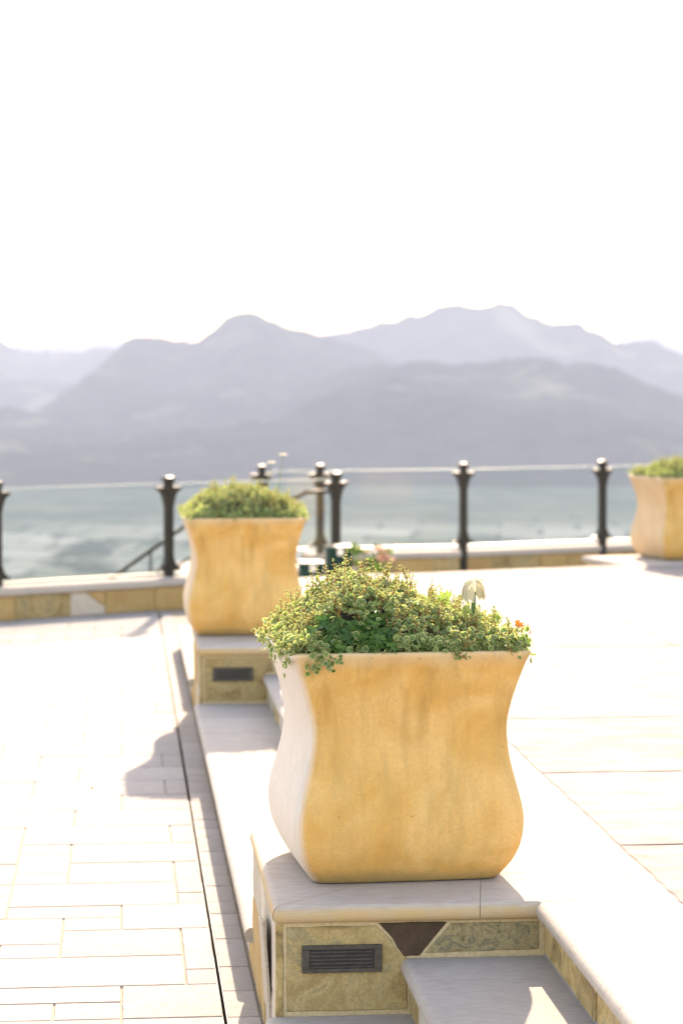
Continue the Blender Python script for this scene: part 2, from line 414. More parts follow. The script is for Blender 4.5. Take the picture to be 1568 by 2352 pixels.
# ------------------------------------------------------------------ steps and terrace core
rs = random.Random(5)
def core(name, poly, z0, z1, mat, label, cat):
    return tag(mesh_obj(name, slab_mesh(name, poly, z0, z1, .001), mat), label, cat, kind='structure')
MB = .0035                                     # mortar sits this far behind stone faces
steps = core('stone_steps', [(XF1+MB, Y0), (XF2+MB, Y0), (XF2+MB, far_edge(XF2)), (XF1+MB, far_edge(XF1))], -.2, T1-.0035, M['mortar'],
             'two long pale stone steps with rounded nosings up to the terrace', 'steps')
mesh_obj('upper_step_core', slab_mesh('upper_step_core', [(XF2+MB, Y0), (XF3+MB, Y0), (XF3+MB, far_edge(XF3)), (XF2+MB, far_edge(XF2))], -.19, T2-.0035, .001), M['mortar'], steps)
terr = core('terrace', [(XF3+MB, Y0), (9.5, Y0), (9.5, far_edge(9.5)), (XF3+MB, far_edge(XF3)+.0)], -.2, T3-.0035, M['joint_pale'],
            'raised sunlit terrace of large pale flagstones with a stone border', 'terrace')
def split(a, b, lens, r):
    ys = [a]
    while ys[-1] < b-.12:
        ys.append(ys[-1] + r.choice(lens)*r.uniform(.92, 1.08))
    ys[-1] = b
    if len(ys) > 2 and ys[-1]-ys[-2] < .15: ys.pop(-2)
    return ys
runs = [(Y0, P1), (P1B, P2), (P2B, None)]
def step_slabs(xn, xi, z, parent, fixed=()):
    for a, b in runs:
        bb = b if b else far_edge(xn)
        ys = split(a, bb, [.52, .6, .66], rs)
        for f in fixed:
            if a < f < bb: ys = sorted([q for q in ys if abs(q-f) > .28 or q in (a, bb)] + [f])
        for y0, y1 in zip(ys, ys[1:]):
            e0, e1 = y0, y1
            e2 = far_edge(xi) if (b is None and y1 == ys[-1]) else y1
            nose_slab('tread_slab', [(xn, e0), (xi, e0), (xi, e2), (xn, e1)], z, TH, [3], M['travertine'], parent)
step_slabs(XN1, XF2+.03, T1, steps)
step_slabs(XN2, XF3+.03, T2, steps, (5.98, 5.45))
def riser_stones(xf, z0, z1, parent, mats, name='riser_stone'):
    for a, b in runs:
        bb = b if b else far_edge(xf)
        ys = split(a+.004, bb-.004, [.16, .24, .32, .2], rs); sk = [rs.uniform(-.025, .025) for _ in ys]; sk[0] = sk[-1] = 0
        for i in range(len(ys)-1):
            y0, y1 = ys[i]+.004, ys[i+1]-.004; d = rs.uniform(-.002, .003)
            vs = []
            for x in (xf-d, xf+.03):
                vs += [(x, y0-sk[i]*.5, z0), (x, y1-sk[i+1]*.5, z0), (x, y1+sk[i+1]*.5, z1), (x, y0+sk[i]*.5, z1)]
            fs = [(0, 3, 2, 1), (4, 5, 6, 7), (0, 1, 5, 4), (1, 2, 6, 5), (2, 3, 7, 6), (3, 0, 4, 7)]
            bm = bmesh.new(); vv = [bm.verts.new(v) for v in vs]
            for f in fs: bm.faces.new([vv[k] for k in f])
            bmesh.ops.bevel(bm, geom=bm.edges[:], offset=.002, segments=1, affect='EDGES')
            mesh_obj(name, bm_mesh(name, bm), rs.choice(mats), parent)
vm = [M['veneer'], M['veneer_mottled'], M['veneer'], M['veneer_gold']]
riser_stones(XF1, .003, T1-TH-.003, steps, [M['veneer_pale'], M['veneer'], M['veneer_gold']])
riser_stones(XF2, T1+.008, T2-TH-.004, steps, [M['veneer_mottled'], M['veneer'], M['veneer_pale']])
riser_stones(XF3, T2+.010, T3-TH-.005, steps, vm)
# border stones of the terrace between the plinths
for a, b in ((Y0, P1-.03), (P1B+.025, P2-.03), (P2B+.025, None)):
    if a == Y0: ys = [Y0, 3.3, 3.95, 4.55, 5.14, 5.707, P1-.018]
    else: ys = split(a, b if b else far_edge(XN3), [.5, .57, .62], rs)
    for y0, y1 in zip(ys, ys[1:]):
        e2 = far_edge(XB) if (b is None and y1 == ys[-1]) else y1
        nose_slab('border_stone', [(XN3, y0), (XB, y0), (XB, e2), (XN3, y1)], T3, TH, [3], M['travertine'], terr)
# flagstone field
rows = [Y0, 4.2, 5.62, 6.94, 8.26, 9.62, 10.9, 12.25, 13.55, 14.9, 16.2, 17.5, 18.8, 20.2]
for j in range(len(rows)-1):
    xs = [XB+.004]
    while xs[-1] < 9.4: xs.append(min(9.5, xs[-1] + rs.uniform(.95, 1.7)))
    for x0, x1 in zip(xs, xs[1:]):
        y0, y1 = rows[j], rows[j+1]
        sl = rs.uniform(-.03, .03)
        poly = [(x0, y0), (x1, y0+sl*0), (x1, y1), (x0, y1)]
        fe0, fe1 = far_edge(x0), far_edge(x1)
        if y0 >= fe0-.02: 
            if y0 >= fe1-.05: continue
            xc = (y0-16.29)/.40; poly = [(xc, y0), (x1, y0), (x1, min(y1, fe1))] + ([(((y1-16.29)/.40), y1)] if fe1 > y1 else [])
        else:
            if fe0 < y1 and fe1 < y1: poly = [(x0, y0), (x1, y0), (x1, fe1), (x0, fe0)]
            elif fe0 < y1: poly = [(x0, y0), (x1, y0), (x1, y1), ((y1-16.29)/.40, y1), (x0, fe0)]
        me = slab_mesh('flagstone', poly, T3-.03, T3+rs.uniform(-.0012, .0012), .0045, .07, .0045, rs, gap=.0042)
        mesh_obj('flagstone', me, M['flag'], terr)

box('unseen_terrace', XF3+.004, 9.5, YB, Y0-.004, -.2, T3, M['flag'], terr)
box('unseen_step', XF2+.004, XF3+.003, YB, Y0-.004, -.2, T2, M['flag'], steps); box('unseen_step', XF1, XF2+.003, YB, Y0-.004, -.2, T1, M['flag'], steps)
box('unseen_paving', -15.9, CX0+C_LO*CU-.004, -13.9, 17.2, -.05, -.001, M['paver_far'], pav); box('unseen_paving', CX0+C_LO*CU-.003, XF1-.01, -13.9, RY0+R_LO*RU-.004, -.05, -.001, M['paver_far'], pav)  # unseen paving, widened to the side and behind for more bounce light
# ------------------------------------------------------------------ plinths
def vent(parent, xc, yf, zc, w=.209, hh=.072):
    """louvred step-light cover set in the stone"""
    v = box('vent', xc-w/2, xc+w/2, yf-.004, yf+.02, zc-hh/2, zc+hh/2, M['vent'], parent, .0012, 1)
    # frame of four bars and louvres
    def bar(n, x0, x1, z0, z1, y0, y1, tilt=0):
        o = box(n, x0, x1, y0, y1, z0, z1, M['vent_bar'], None, .001, 1); o.parent = v
        o.matrix_parent_inverse = Matrix.Translation(-Vector(parent.location)).inverted() @ Matrix.Translation(-Vector(parent.location)); return o
    fw = .011
    bar('frame_bar', xc-w/2, xc+w/2, zc+hh/2-fw, zc+hh/2, yf-.010, yf-.003)
    bar('frame_bar', xc-w/2, xc+w/2, zc-hh/2, zc-hh/2+fw, yf-.010, yf-.003)
    bar('frame_bar', xc-w/2, xc-w/2+.02, zc-hh/2+fw, zc+hh/2-fw, yf-.0098, yf-.003)
    bar('frame_bar', xc+w/2-.02, xc+w/2, zc-hh/2+fw, zc+hh/2-fw, yf-.0098, yf-.003)
    n = 5; zz = zc-hh/2+fw; dz = (hh-2*fw)/n
    for i in range(n):
        bar('louvre', xc-w/2+.021, xc+w/2-.021, zz+i*dz+.001, zz+i*dz+dz*.55, yf-.0085, yf-.0035)
    for sx in (-1, 1):
        bar('screw', xc+sx*(w/2-.010)-.003, xc+sx*(w/2-.010)+.003, zc-.003, zc+.003, yf-.0115, yf-.009)
def face_stone(name, pts, yf, th, mat, parent, bev=.002, jit=.0012, hole=None):
    """stone on a face towards -y; pts are (x, z) counter-clockwise seen from the front"""
    p = subdiv_poly([Vector(q) for q in pts], .05, jit, rs)
    bm = bmesh.new()
    a = [bm.verts.new((q.x, yf+bev, q.y)) for q in p]; q2 = inset(p, bev); b_ = [bm.verts.new((q.x, yf, q.y)) for q in q2]; c = [bm.verts.new((q.x, yf+th, q.y)) for q in p]
    n = len(p)
    bm.faces.new(b_); bm.faces.new(c[::-1])
    for u, w in ((c, a), (a, b_)):
        for i in range(n): bm.faces.new((u[i], u[(i+1) % n], w[(i+1) % n], w[i]))
    return mesh_obj(name, bm_mesh(name, bm), mat, parent)
def plinth(y0, y1, label, detail):
    t = thing('stone_plinth', (.75, y0, 0), label, 'plinth', 'plinths standing in the steps')
    mesh_obj('masonry_core', slab_mesh('masonry_core', [(XF1+MB, y0+MB), (XF3+.2, y0+MB), (XF3+.2, y1-MB), (XF1+MB, y1-MB)], -.18, T3-.0035, .001), M['mortar'], t)
    zt = T3-TH-.006
    # front veneer
    face_stone('corner_stone', [(.3925, T1+.002), (.413, T1+.002), (.412, zt), (.3925, zt)], y0-.001, .02, M['veneer'], t)
    m = .012
    if not detail:
        face_stone('veneer_stone', [(.421, T1+m), (XF2-.006, T1+m), (XF2-.008, T2+.006), (XF2, T2+.013), (XF2+.03, T2+.013), (XF2+.02, zt-.006), (.421, zt-.006)], y0, .02, M['veneer'], t, .0025)
        face_stone('veneer_stone', [(.787, T2+.013), (XF3-.012, T2+.016), (XF3-.012, zt-.004), (.777, zt-.004)], y0+.0005, .02, M['veneer'], t)
    else:
     face_stone('veneer_stone', [(.421, T1+m), (XF2-.006, T1+m), (XF2-.008, T2+.004), (.72, T2+.012), (.708, .322), (.695, .345), (.655, zt-.006), (.421, zt-.006)], y0, .02, M['veneer'], t, .0025)
     face_stone('veneer_stone', [(.729, T2+.006), (.770, T2+.006), (.842, zt), (.662, zt), (.70, .349), (.712, .325)], y0-.001, .02, M['veneer_brown'], t)
     face_stone('veneer_stone', [(.785, T2+.013), (XF3-.012, T2+.016), (XF3-.012, zt-.004), (.853, zt-.004)], y0+.0005, .02, M['veneer_mottled'], t)
    vent(t, .5655, y0, .2995)
    # left face: thin upright split stones, one of them hanging loose
    zl = T3-TH-.004
    ys = split(y0+.002, y1-.004, [.13, .2, .26], rs)
    for i, (a, b) in enumerate(zip(ys, ys[1:])):
        d = rs.uniform(-.003, .003)
        zc = rs.uniform(.14, .26)
        for (z0, z1) in ((.003, zc-.003), (zc+.003, zl)):
            bm = bmesh.new(); sk = rs.uniform(-.012, .012)
            vs = []
            for x in (XF1-d, XF1+.02):
                vs += [(x, a+.003, z0), (x, b-.003, z0), (x, b-.003+sk*.2, z1), (x, a+.003+abs(sk)*.2, z1)]
            vv = [bm.verts.new(v) for v in vs]
            for f in ((0, 3, 2, 1), (4, 5, 6, 7), (0, 1, 5, 4), (1, 2, 6, 5), (2, 3, 7, 6), (3, 0, 4, 7)): bm.faces.new([vv[k] for k in f])
            bmesh.ops.bevel(bm, geom=bm.edges[:], offset=.003, segments=1, affect='EDGES')
            bmesh.ops.subdivide_edges(bm, edges=[e for e in bm.edges if e.calc_length() > .06], cuts=2, use_grid_fill=True)
            for v in bm.verts:
                if v.co.x < XF1+.006: v.co.x += mnoise.noise(v.co*28)*.004
            mesh_obj('veneer_stone', bm_mesh('veneer_stone', bm), rs.choice([M['veneer_pale'], M['veneer_pale'], M['veneer_gold'], M['veneer']]), t); 
    if detail:
        bm = bmesh.new(); o = []
        ya, yb = y0+.16, y0+.42
        for (yy, z, x) in ((ya, .10, XF1-.006), (yb, .085, XF1-.005), (yb+.01, .32, XF1-.020), (ya, .365, XF1-.026)): o.append((x, yy, z))
        vv = [bm.verts.new(p) for p in o] + [bm.verts.new((p[0]+.009, p[1], p[2])) for p in o]
        for f in ((0, 1, 2, 3), (7, 6, 5, 4), (0, 4, 5, 1), (1, 5, 6, 2), (2, 6, 7, 3), (3, 7, 4, 0)): bm.faces.new([vv[k] for k in f])
        bmesh.ops.bevel(bm, geom=bm.edges[:], offset=.0015, segments=1, affect='EDGES')
        tag(mesh_obj('loose_stone', bm_mesh('loose_stone', bm), M['veneer_pale'], t), 'thin pale stone slab hanging loose from the plinth side')
    # coping: four mitred strips with bullnose, plus infill
    xl, yf, yb = .383, y0-.028, y1+.025; xi, yi0, yi1 = .75, y0+.355, y1-.335
    mid = y0+.55
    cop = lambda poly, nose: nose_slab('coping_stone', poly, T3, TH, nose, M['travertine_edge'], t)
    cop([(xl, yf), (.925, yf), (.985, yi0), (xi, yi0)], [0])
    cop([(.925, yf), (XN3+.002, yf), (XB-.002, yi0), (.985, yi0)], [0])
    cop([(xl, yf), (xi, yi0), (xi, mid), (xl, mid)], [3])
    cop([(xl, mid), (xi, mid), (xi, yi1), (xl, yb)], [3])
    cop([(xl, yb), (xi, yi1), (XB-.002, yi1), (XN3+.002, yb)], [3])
    cop([(xi, yi0), (XB-.002, yi0), (XB-.002, yi1), (xi, yi1)], [])
    for (a, b, c) in (((XN3+.004, yf+.002), (XB, yf+.012), (XB, yi0)), ((XN3+.004, yb-.002), (XB, yi1), (XB, yb-.002))):
        o = nose_slab('border_stone', [a, b, c], T3, TH, [], M['travertine'], terr)
    return t
plinth(P1, P1B, 'stone plinth with louvred vent below the large planter, a loose slab on its side', True)
plinth(P2, P2B, 'stone plinth with louvred vent below the second, further planter', False)
# third plinth stands out from the far edge of the terrace
t3 = thing('stone_plinth', (4.35, 18.3, 0), 'low pale stone plinth on the far terrace edge under the right-hand planter', 'plinth', 'plinths standing in the steps')
def rotp(pts, c, a): 
    ca, sa = math.cos(a), math.sin(a); return [(c[0]+x*ca-y*sa, c[1]+x*sa+y*ca) for x, y in pts]
A3 = R(11); C3 = (4.30, 18.36)
mesh_obj('masonry_core', slab_mesh('masonry_core', rotp([(-.62, -.75), (.66, -.75), (.66, .40), (-.62, .40)], C3, A3), -.18, T3-TH-.002, .001), M['mortar'], t3)
nose_slab('coping_stone', rotp([(-.65, -.6), (0, -.6), (0, .43), (-.65, .43)], C3, A3), T3+.004, TH, [2, 3], M['travertine'], t3)
nose_slab('coping_stone', rotp([(0, -.6), (.69, -.6), (.69, .43), (0, .43)], C3, A3), T3+.004, TH, [1, 2], M['travertine'], t3)

# ------------------------------------------------------------------ planters
PROF = [(0, .243), (.004, .248), (.011, .253), (.054, .282), (.104, .301), (.162, .308), (.206, .304), (.271, .289), (.336, .274), (.404, .267), (.449, .270), (.52, .286), (.601, .311), (.622, .320)]
PROF = [(z, q+.009) for z, q in PROF]
def prof(z):
    for i in range(len(PROF)-1):
        if PROF[i][0] <= z <= PROF[i+1][0]:
            p0 = PROF[max(i-1, 0)]; p1 = PROF[i]; p2 = PROF[i+1]; p3 = PROF[min(i+2, len(PROF)-1)]
            t = (z-p1[0])/(p2[0]-p1[0])
            m1 = (p2[1]-p0[1])/(p2[0]-p0[0])*(p2[0]-p1[0]); m2 = (p3[1]-p1[1])/(p3[0]-p1[0])*(p2[0]-p1[0])
            return (2*t**3-3*t*t+1)*p1[1]+(t**3-2*t*t+t)*m1+(-2*t**3+3*t*t)*p2[1]+(t**3-t*t)*m2
    return PROF[-1][1]
def sq_ring(Rr, rc, z, bow=0.0):
    """rounded square ring"""
    out = []; e = Rr-rc
    for k, (cx, cy) in enumerate(((e, -e), (e, e), (-e, e), (-e, -e))):
        a0 = -math.pi/2 + k*math.pi/2
        for i in range(7):
            a = a0 + i/6*math.pi/2; out.append((cx+rc*math.cos(a), cy+rc*math.sin(a), z))
        nx = ((e, e), (-e, e), (-e, -e), (e, -e))[k]
        a1 = a0+math.pi/2; sx, sy = cx+rc*math.cos(a1), cy+rc*math.sin(a1); ex, ey = nx[0]+rc*math.cos(a1), nx[1]+rc*math.sin(a1)
        for i in range(1, 8):
            t = i/8; bw = bow*math.sin(math.pi*t); out.append((sx+(ex-sx)*t+math.cos(a1)*bw, sy+(ey-sy)*t+math.sin(a1)*bw, z))
    return out
def pot_mesh():
    rings = [sq_ring(.244, .05, 0.0)]
    zs = [.003, .008] + [.018 + i*(.618-.018)/34 for i in range(35)]
    for z in zs:
        rings.append(sq_ring(prof(z), .042, z, .004))
    for dz, d in ((.626, .3225), (.631, .3225), (.634, .3195), (.635, .315), (.635, .300), (.633, .292), (.62, .284), (.585, .272)):
        rings.append(sq_ring(d+.009, .042, dz, .003))
    n = len(rings[0]); vs = [v for r_ in rings for v in r_]; fs = [tuple(range(n-1, -1, -1))]
    for i in range(len(rings)-1):
        for k in range(n): fs.append((i*n+k, i*n+(k+1) % n, (i+1)*n+(k+1) % n, (i+1)*n+k))
    # slight hand-made unevenness
    vs = [(x*(1+.006*mnoise.noise(Vector((x*4, y*4, z*4)))), y*(1+.006*mnoise.noise(Vector((x*4+9, y*4, z*4)))), z) for x, y, z in vs]
    return from_py('planter_shell', vs, fs, True)
pm = pot_mesh(); pm.materials.append(M['pot'])
pm_c = pm.copy(); pm_c.materials.clear(); pm_c.materials.append(M['pot_c'])
pm_b = pm.copy(); pm_b.materials.clear(); pm_b.materials.append(M['pot_b'])
sm = from_py('soil', sq_ring(.275, .04, .585), [tuple(range(56))]); sm.materials.append(M['soil'])
def planter(loc, rz, label, me):
    t = thing('planter', loc, label, 'planter', 'ochre planters on the plinths'); t.rotation_euler = (0, 0, rz)
    a = bpy.data.objects.new('shell', me); COL.objects.link(a); a.parent = t
    b = bpy.data.objects.new('soil', sm); COL.objects.link(b); b.parent = t
    return t
RZ1 = R(3.5); POT1 = Vector((.753, 6.727, T3+.001)); POT2 = Vector((.655, 13.2, T3+.001)); POT3 = Vector((C3[0]+.02, C3[1]+.02, T3+.005))
planter(POT1, RZ1, 'large ochre square planter with curved sides, nearest and in sharp focus', pm)
planter(POT2, 0, 'ochre square planter on the second plinth, in front of the railing', pm_c)
planter(POT3, A3, 'ochre square planter cut off by the right edge of the picture', pm_b)

# ------------------------------------------------------------------ plants
def basis_np(n, t):
    """rows -> matrices with columns (t, b, n)"""
    n = n/np.linalg.norm(n, axis=1, keepdims=True); t = t - (t*n).sum(1, keepdims=True)*n
    t = t/np.maximum(1e-6, np.linalg.norm(t, axis=1, keepdims=True)); b = np.cross(n, t)
    return np.stack([t, b, n], axis=2)
LT_V, LT_F, LT_M = [], [], []
for rr, zz in ((.76, .0), (1.0, .10)):
    for k in range(8):
        a = 2*math.pi*k/8; x = .5 + .5*rr*math.cos(a); yv = .45*rr*math.sin(a)*(1+.12*math.cos(a)); LT_V.append((x, yv, zz))
LT_F.append(tuple(range(8))); LT_M.append(0)
for k in range(8): LT_F.append((k, 8+k, 8+(k+1) % 8, (k+1) % 8)); LT_M.append(1)
# wind outer quads so that normals face +z
LT_V = np.array(LT_V)
def leaves_mesh(name, P, Mx, S):
    n = len(P); k = len(LT_V)
    V = np.einsum('nij,kj->nki', Mx, LT_V)*S[:, None, None] + P[:, None, :]
    V = V.reshape(-1, 3)
    loops = np.array([i for f in LT_F for i in f]); sizes = np.array([len(f) for f in LT_F])
    allloops = (loops[None, :] + (np.arange(n)*k)[:, None]).ravel()
    allsizes = np.tile(sizes, n); starts = np.concatenate([[0], np.cumsum(allsizes)[:-1]])
    me = bpy.data.meshes.new(name); me.vertices.add(len(V)); me.vertices.foreach_set('co', V.ravel())
    me.loops.add(len(allloops)); me.loops.foreach_set('vertex_index', allloops)
    me.polygons.add(len(allsizes)); me.polygons.foreach_set('loop_start', starts); me.polygons.foreach_set('loop_total', allsizes)
    me.polygons.foreach_set('material_index', np.tile(np.array(LT_M), n))
    me.update(calc_edges=True); me.validate()
    me.materials.append(M['leaf_mid']); me.materials.append(M['leaf_rim'])
    me.polygons.foreach_set('use_smooth', np.ones(len(me.polygons), bool)); return me
def lerp_table(t, x):
    if x <= t[0][0]: return t[0][1]
    for a, b in zip(t, t[1:]):
        if x <= b[0]: return a[1] + (b[1]-a[1])*(x-a[0])/(b[0]-a[0])
    return t[-1][1]
def shrub(loc, rz, label, table, seed, nstem, big, nsurf, nsingle, gap=None, rimz=.634, spread=1.0, hang=False):
    """succulent shrub with opposite round cream-edged leaves on red stems, filling a planter"""
    r = random.Random(seed); t = thing('succulent_shrub', loc, label, 'plant', 'succulent shrubs in the planters'); t.rotation_euler = (0, 0, rz)
    def top(x, y):
        m = max(abs(x), abs(y))/.335; d = max(0, 1-m**3.2)
        bump = .018*mnoise.noise(Vector((x*9, y*9, seed)))+.012*mnoise.noise(Vector((x*21, y*21, seed+3)))
        return rimz-.012 + (lerp_table(table, x)*(1-.25*max(0, -y)/.3))*d + bump*(.3+d)
    P, N, T, S = [], [], [], []
    sv, sf = [], []
    def add_stem(pts, r0, r1):
        v, f = tube_geo(pts, [r0+(r1-r0)*i/(len(pts)-1) for i in range(len(pts))], 5, False); b = len(sv)
        sv.extend(v); sf.extend([tuple(q+b for q in g) for g in f])
    def leafy(pts, s0, s1, start, pitch=.0090):
        """opposite pairs along a stem, each pair turned a right angle from the last"""
        seg = []; L = 0
        for a, b in zip(pts, pts[1:]): seg.append((L, a, b)); L += (b-a).length
        d = start*L; k = r.randint(0, 1); roll = r.uniform(0, math.pi)
        while d < L:
            for q in reversed(seg):
                if q[0] <= d: break
            a, b = q[1], q[2]; t_ = (b-a).normalized(); p = a + t_*(d-q[0])
            ax = t_.orthogonal().normalized(); bx = t_.cross(ax); ang = roll + k*math.pi/2 + r.uniform(-.3, .3)
            side = ax*math.cos(ang)+bx*math.sin(ang); sz = (s0+(s1-s0)*d/L)*r.uniform(.75, 1.2)
            for sg in (1, -1):
                dr_ = (side*sg + t_*r.uniform(.35, .9)).normalized()
                nn = (t_ - dr_*t_.dot(dr_)).normalized() + Vector((r.uniform(-.3, .3), r.uniform(-.3, .3), r.uniform(-.2, .3)))
                P.append(p + side*sg*.0012); N.append(nn); T.append(dr_); S.append(sz)
            k += 1; d += pitch*r.uniform(.8, 1.25)
        for _ in range(2):
            P.append(pts[-1]); T.append((pts[-1]-pts[-2]).normalized()+Vector((r.uniform(-.5, .5), r.uniform(-.5, .5), .2))); N.append(Vector((r.uniform(-1, 1), r.uniform(-1, 1), .5))); S.append(s1*.7)
    for i in range(nstem):
        bx, by = r.uniform(-.27, .27), r.uniform(-.27, .27)
        sc = 1.10 + .16*r.random(); tx, ty = bx*sc*spread + r.gauss(0, .02), by*sc*spread + r.gauss(0, .02)
        tz = top(tx, ty) + abs(r.gauss(0, .014)) + (r.uniform(.015, .05) if r.random() < .24 else 0)*(1 if max(abs(tx), abs(ty)) < .29 else .3)
        if max(abs(tx), abs(ty)) > .325: tz = rimz + r.uniform(-.03, .035)
        if gap is not None and gap(tx, ty, tz-.01): continue
        a = Vector((bx, by, rimz-.05)); e = Vector((tx, ty, tz)); c = (a+e)/2 + Vector((r.gauss(0, .012), r.gauss(0, .012), .02 + .5*max(0, (rimz+.02-tz))))
        L = (e-a).length; n = 6
        pts = [a*(1-q)**2 + c*2*q*(1-q) + e*q*q for q in [j/n for j in range(n+1)]]
        low = max(0., min(1., (tz-rimz-.02)/.12))       # higher shoots carry smaller leaves
        s = big*(1-.30*low)
        add_stem(pts, .0020, .0009); leafy(pts, s, s*.62, max(.1, 1-.11/L))
        for _ in range(r.randint(2, 4)):
            q = r.uniform(.45, .92); k = int(q*n); p0 = pts[k]; dirv = ((pts[k+1]-pts[k]).normalized() + Vector((r.gauss(0, .7), r.gauss(0, .7), r.uniform(-.1, .6)))).normalized()
            ln = r.uniform(.022, .058); p1 = p0 + dirv*ln*.5 + Vector((0, 0, .002)); p2 = p0 + dirv*ln + Vector((0, 0, .006))
            if p2.z < rimz-.045 and max(abs(p2.x), abs(p2.y)) < .325: continue
            add_stem([p0, p1, p2], .0015, .0008); leafy([p0, p1, p2], s*.85, s*.55, .2, .0095)
    for i in range(nsurf):                                 # short side shoots between the stems
        x, y = r.uniform(-.325, .325), r.uniform(-.325, .325); z = top(x, y)-abs(r.gauss(0, .014))
        if max(abs(x), abs(y)) > .30: z = rimz + r.uniform(-.012, .04)
        n_ = Vector((x*2.2, y*2.2, .55)).normalized()
        for _ in range(3):
            P.append(Vector((x, y, z))+Vector((r.gauss(0, .007), r.gauss(0, .007), r.gauss(0, .006)))); N.append(n_+Vector((r.gauss(0, .55), r.gauss(0, .55), r.gauss(0, .55)))); T.append(Vector((r.gauss(0, 1), r.gauss(0, 1), r.gauss(0, .7)))); S.append(big*r.uniform(.7, 1.1))
    # a band of larger leaves along the front and left lip
    for i in range(int(nsurf*.40)):
        if r.random() < .7: x, y = r.uniform(-.31, .315), -.296+r.gauss(0, .012)
        else: x, y = -.30+r.gauss(0, .014), r.uniform(-.31, .31)
        z = rimz + .002 + abs(r.gauss(0, .020))
        if hang and x < -.20 and r.random() < .45: x, y, z = (x if x > -.29 else -.325-abs(r.gauss(0, .008)), y if x > -.29 or y < -.1 else y, rimz-abs(r.gauss(0, .022))); y = y-.035 if x > -.29 else y
        P.append(Vector((x, y, z))); o_ = Vector((-1, 0, .25)) if x < -.28 else Vector((0, -1, .3))
        N.append(o_+Vector((r.gauss(0, .45), r.gauss(0, .45), r.gauss(0, .4)))); T.append(Vector((r.gauss(0, 1), r.gauss(0, .3), r.gauss(0, 1)))); S.append(big*r.uniform(.75, 1.35))
    P, N, T, S = np.array(P), np.array(N), np.array(T), np.array(S)
    if gap is not None:                                     # leave room for the ivy
        keep = np.array([not gap(*p) for p in P]); P, N, T, S = P[keep], N[keep], T[keep], S[keep]
    Mx = basis_np(N, T)
    if nsingle:
        front = -P[:, 1]*1.0 + S*12 + .25*P[:, 2] + np.random.RandomState(seed).rand(len(P))*.02
        idx = np.argsort(-front)[:nsingle]; rest = np.ones(len(P), bool); rest[idx] = False
        one = leaves_mesh('leaf', np.zeros((1, 3)), np.eye(3)[None], np.ones(1))
        for i in idx:
            o = bpy.data.objects.new('leaf', one); COL.objects.link(o); o.parent = t
            m = Matrix([list(Mx[i][k]*S[i])+[P[i][k]] for k in range(3)] + [[0, 0, 0, 1]]); o.matrix_basis = m
        P, Mx, S = P[rest], Mx[rest], S[rest]
    fo = bpy.data.objects.new('foliage', leaves_mesh('foliage', P, Mx, S)); COL.objects.link(fo); fo.parent = t; fo['kind'] = 'stuff'
    me = from_py('stems', sv, sf, True); me.materials.append(M['stem']); st = bpy.data.objects.new('stems', me); COL.objects.link(st); st.parent = t; st['kind'] = 'stuff'
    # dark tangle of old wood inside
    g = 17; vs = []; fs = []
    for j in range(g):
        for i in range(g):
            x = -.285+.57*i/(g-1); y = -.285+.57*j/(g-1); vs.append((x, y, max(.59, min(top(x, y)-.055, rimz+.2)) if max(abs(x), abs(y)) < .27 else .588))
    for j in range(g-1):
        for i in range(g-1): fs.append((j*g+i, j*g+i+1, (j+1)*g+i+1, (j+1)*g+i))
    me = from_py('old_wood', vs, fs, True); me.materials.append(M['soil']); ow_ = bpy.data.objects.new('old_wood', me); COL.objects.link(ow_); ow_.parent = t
    return t, top
IV = lambda x, y, z: (-.235 < x < -.045 and y < -.16 and z > .640 and z < .74 + .02*math.sin(x*60)) and (math.sin(x*97+z*131) > -.93)
tab1 = [(-.36, .06), (-.30, .105), (-.22, .165), (-.135, .205), (-.05, .18), (.04, .15), (.10, .125), (.2, .105), (.27, .08), (.34, .04)]
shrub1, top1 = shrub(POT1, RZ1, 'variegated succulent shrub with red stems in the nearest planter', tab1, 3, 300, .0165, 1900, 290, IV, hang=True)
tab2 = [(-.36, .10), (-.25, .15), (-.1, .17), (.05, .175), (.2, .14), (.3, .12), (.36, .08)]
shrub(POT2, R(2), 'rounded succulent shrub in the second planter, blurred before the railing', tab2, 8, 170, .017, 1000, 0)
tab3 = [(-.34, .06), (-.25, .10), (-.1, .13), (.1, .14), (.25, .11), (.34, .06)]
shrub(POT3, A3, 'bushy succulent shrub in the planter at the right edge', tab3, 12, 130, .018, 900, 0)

# ivy growing at the front of the nearest planter
iv = thing('ivy', POT1 + Vector((-.14, -.26, .60)), 'small ivy with dark lobed leaves at the front of the nearest planter', 'plant')
def ivy_mesh(name, mat):
    out = [(.04, 0), (-.06, -.30), (.34, -.56), (.36, -.20), (.82, -.44), (.62, -.11), (1.12, 0), (.62, .11), (.82, .44), (.36, .20), (.34, .56), (-.06, .30)]
    vs = [(.42, 0, -.05)] + [(x, y, .06*abs(y)*2 + .03*math.sin(x*5)) for x, y in out]
    fs = [(0, i+1, (i+1) % 12+1) for i in range(12)]
    me = from_py(name, vs, fs, True); me.materials.append(mat); return me
im, ip = ivy_mesh('ivy_leaf', M['ivy']), ivy_mesh('young_ivy_leaf', M['ivy_pale'])
ri = random.Random(21)
def ivy_leaf(p, n, t, s, me):
    o = bpy.data.objects.new('leaf', me); COL.objects.link(o); o.parent = iv
    Mx = basis_np(np.array([n]), np.array([t]))[0]; q = Vector(p) - Vector(iv.location)
    o.matrix_basis = Matrix([list(Mx[k]*s)+[q[k]] for k in range(3)] + [[0, 0, 0, 1]])
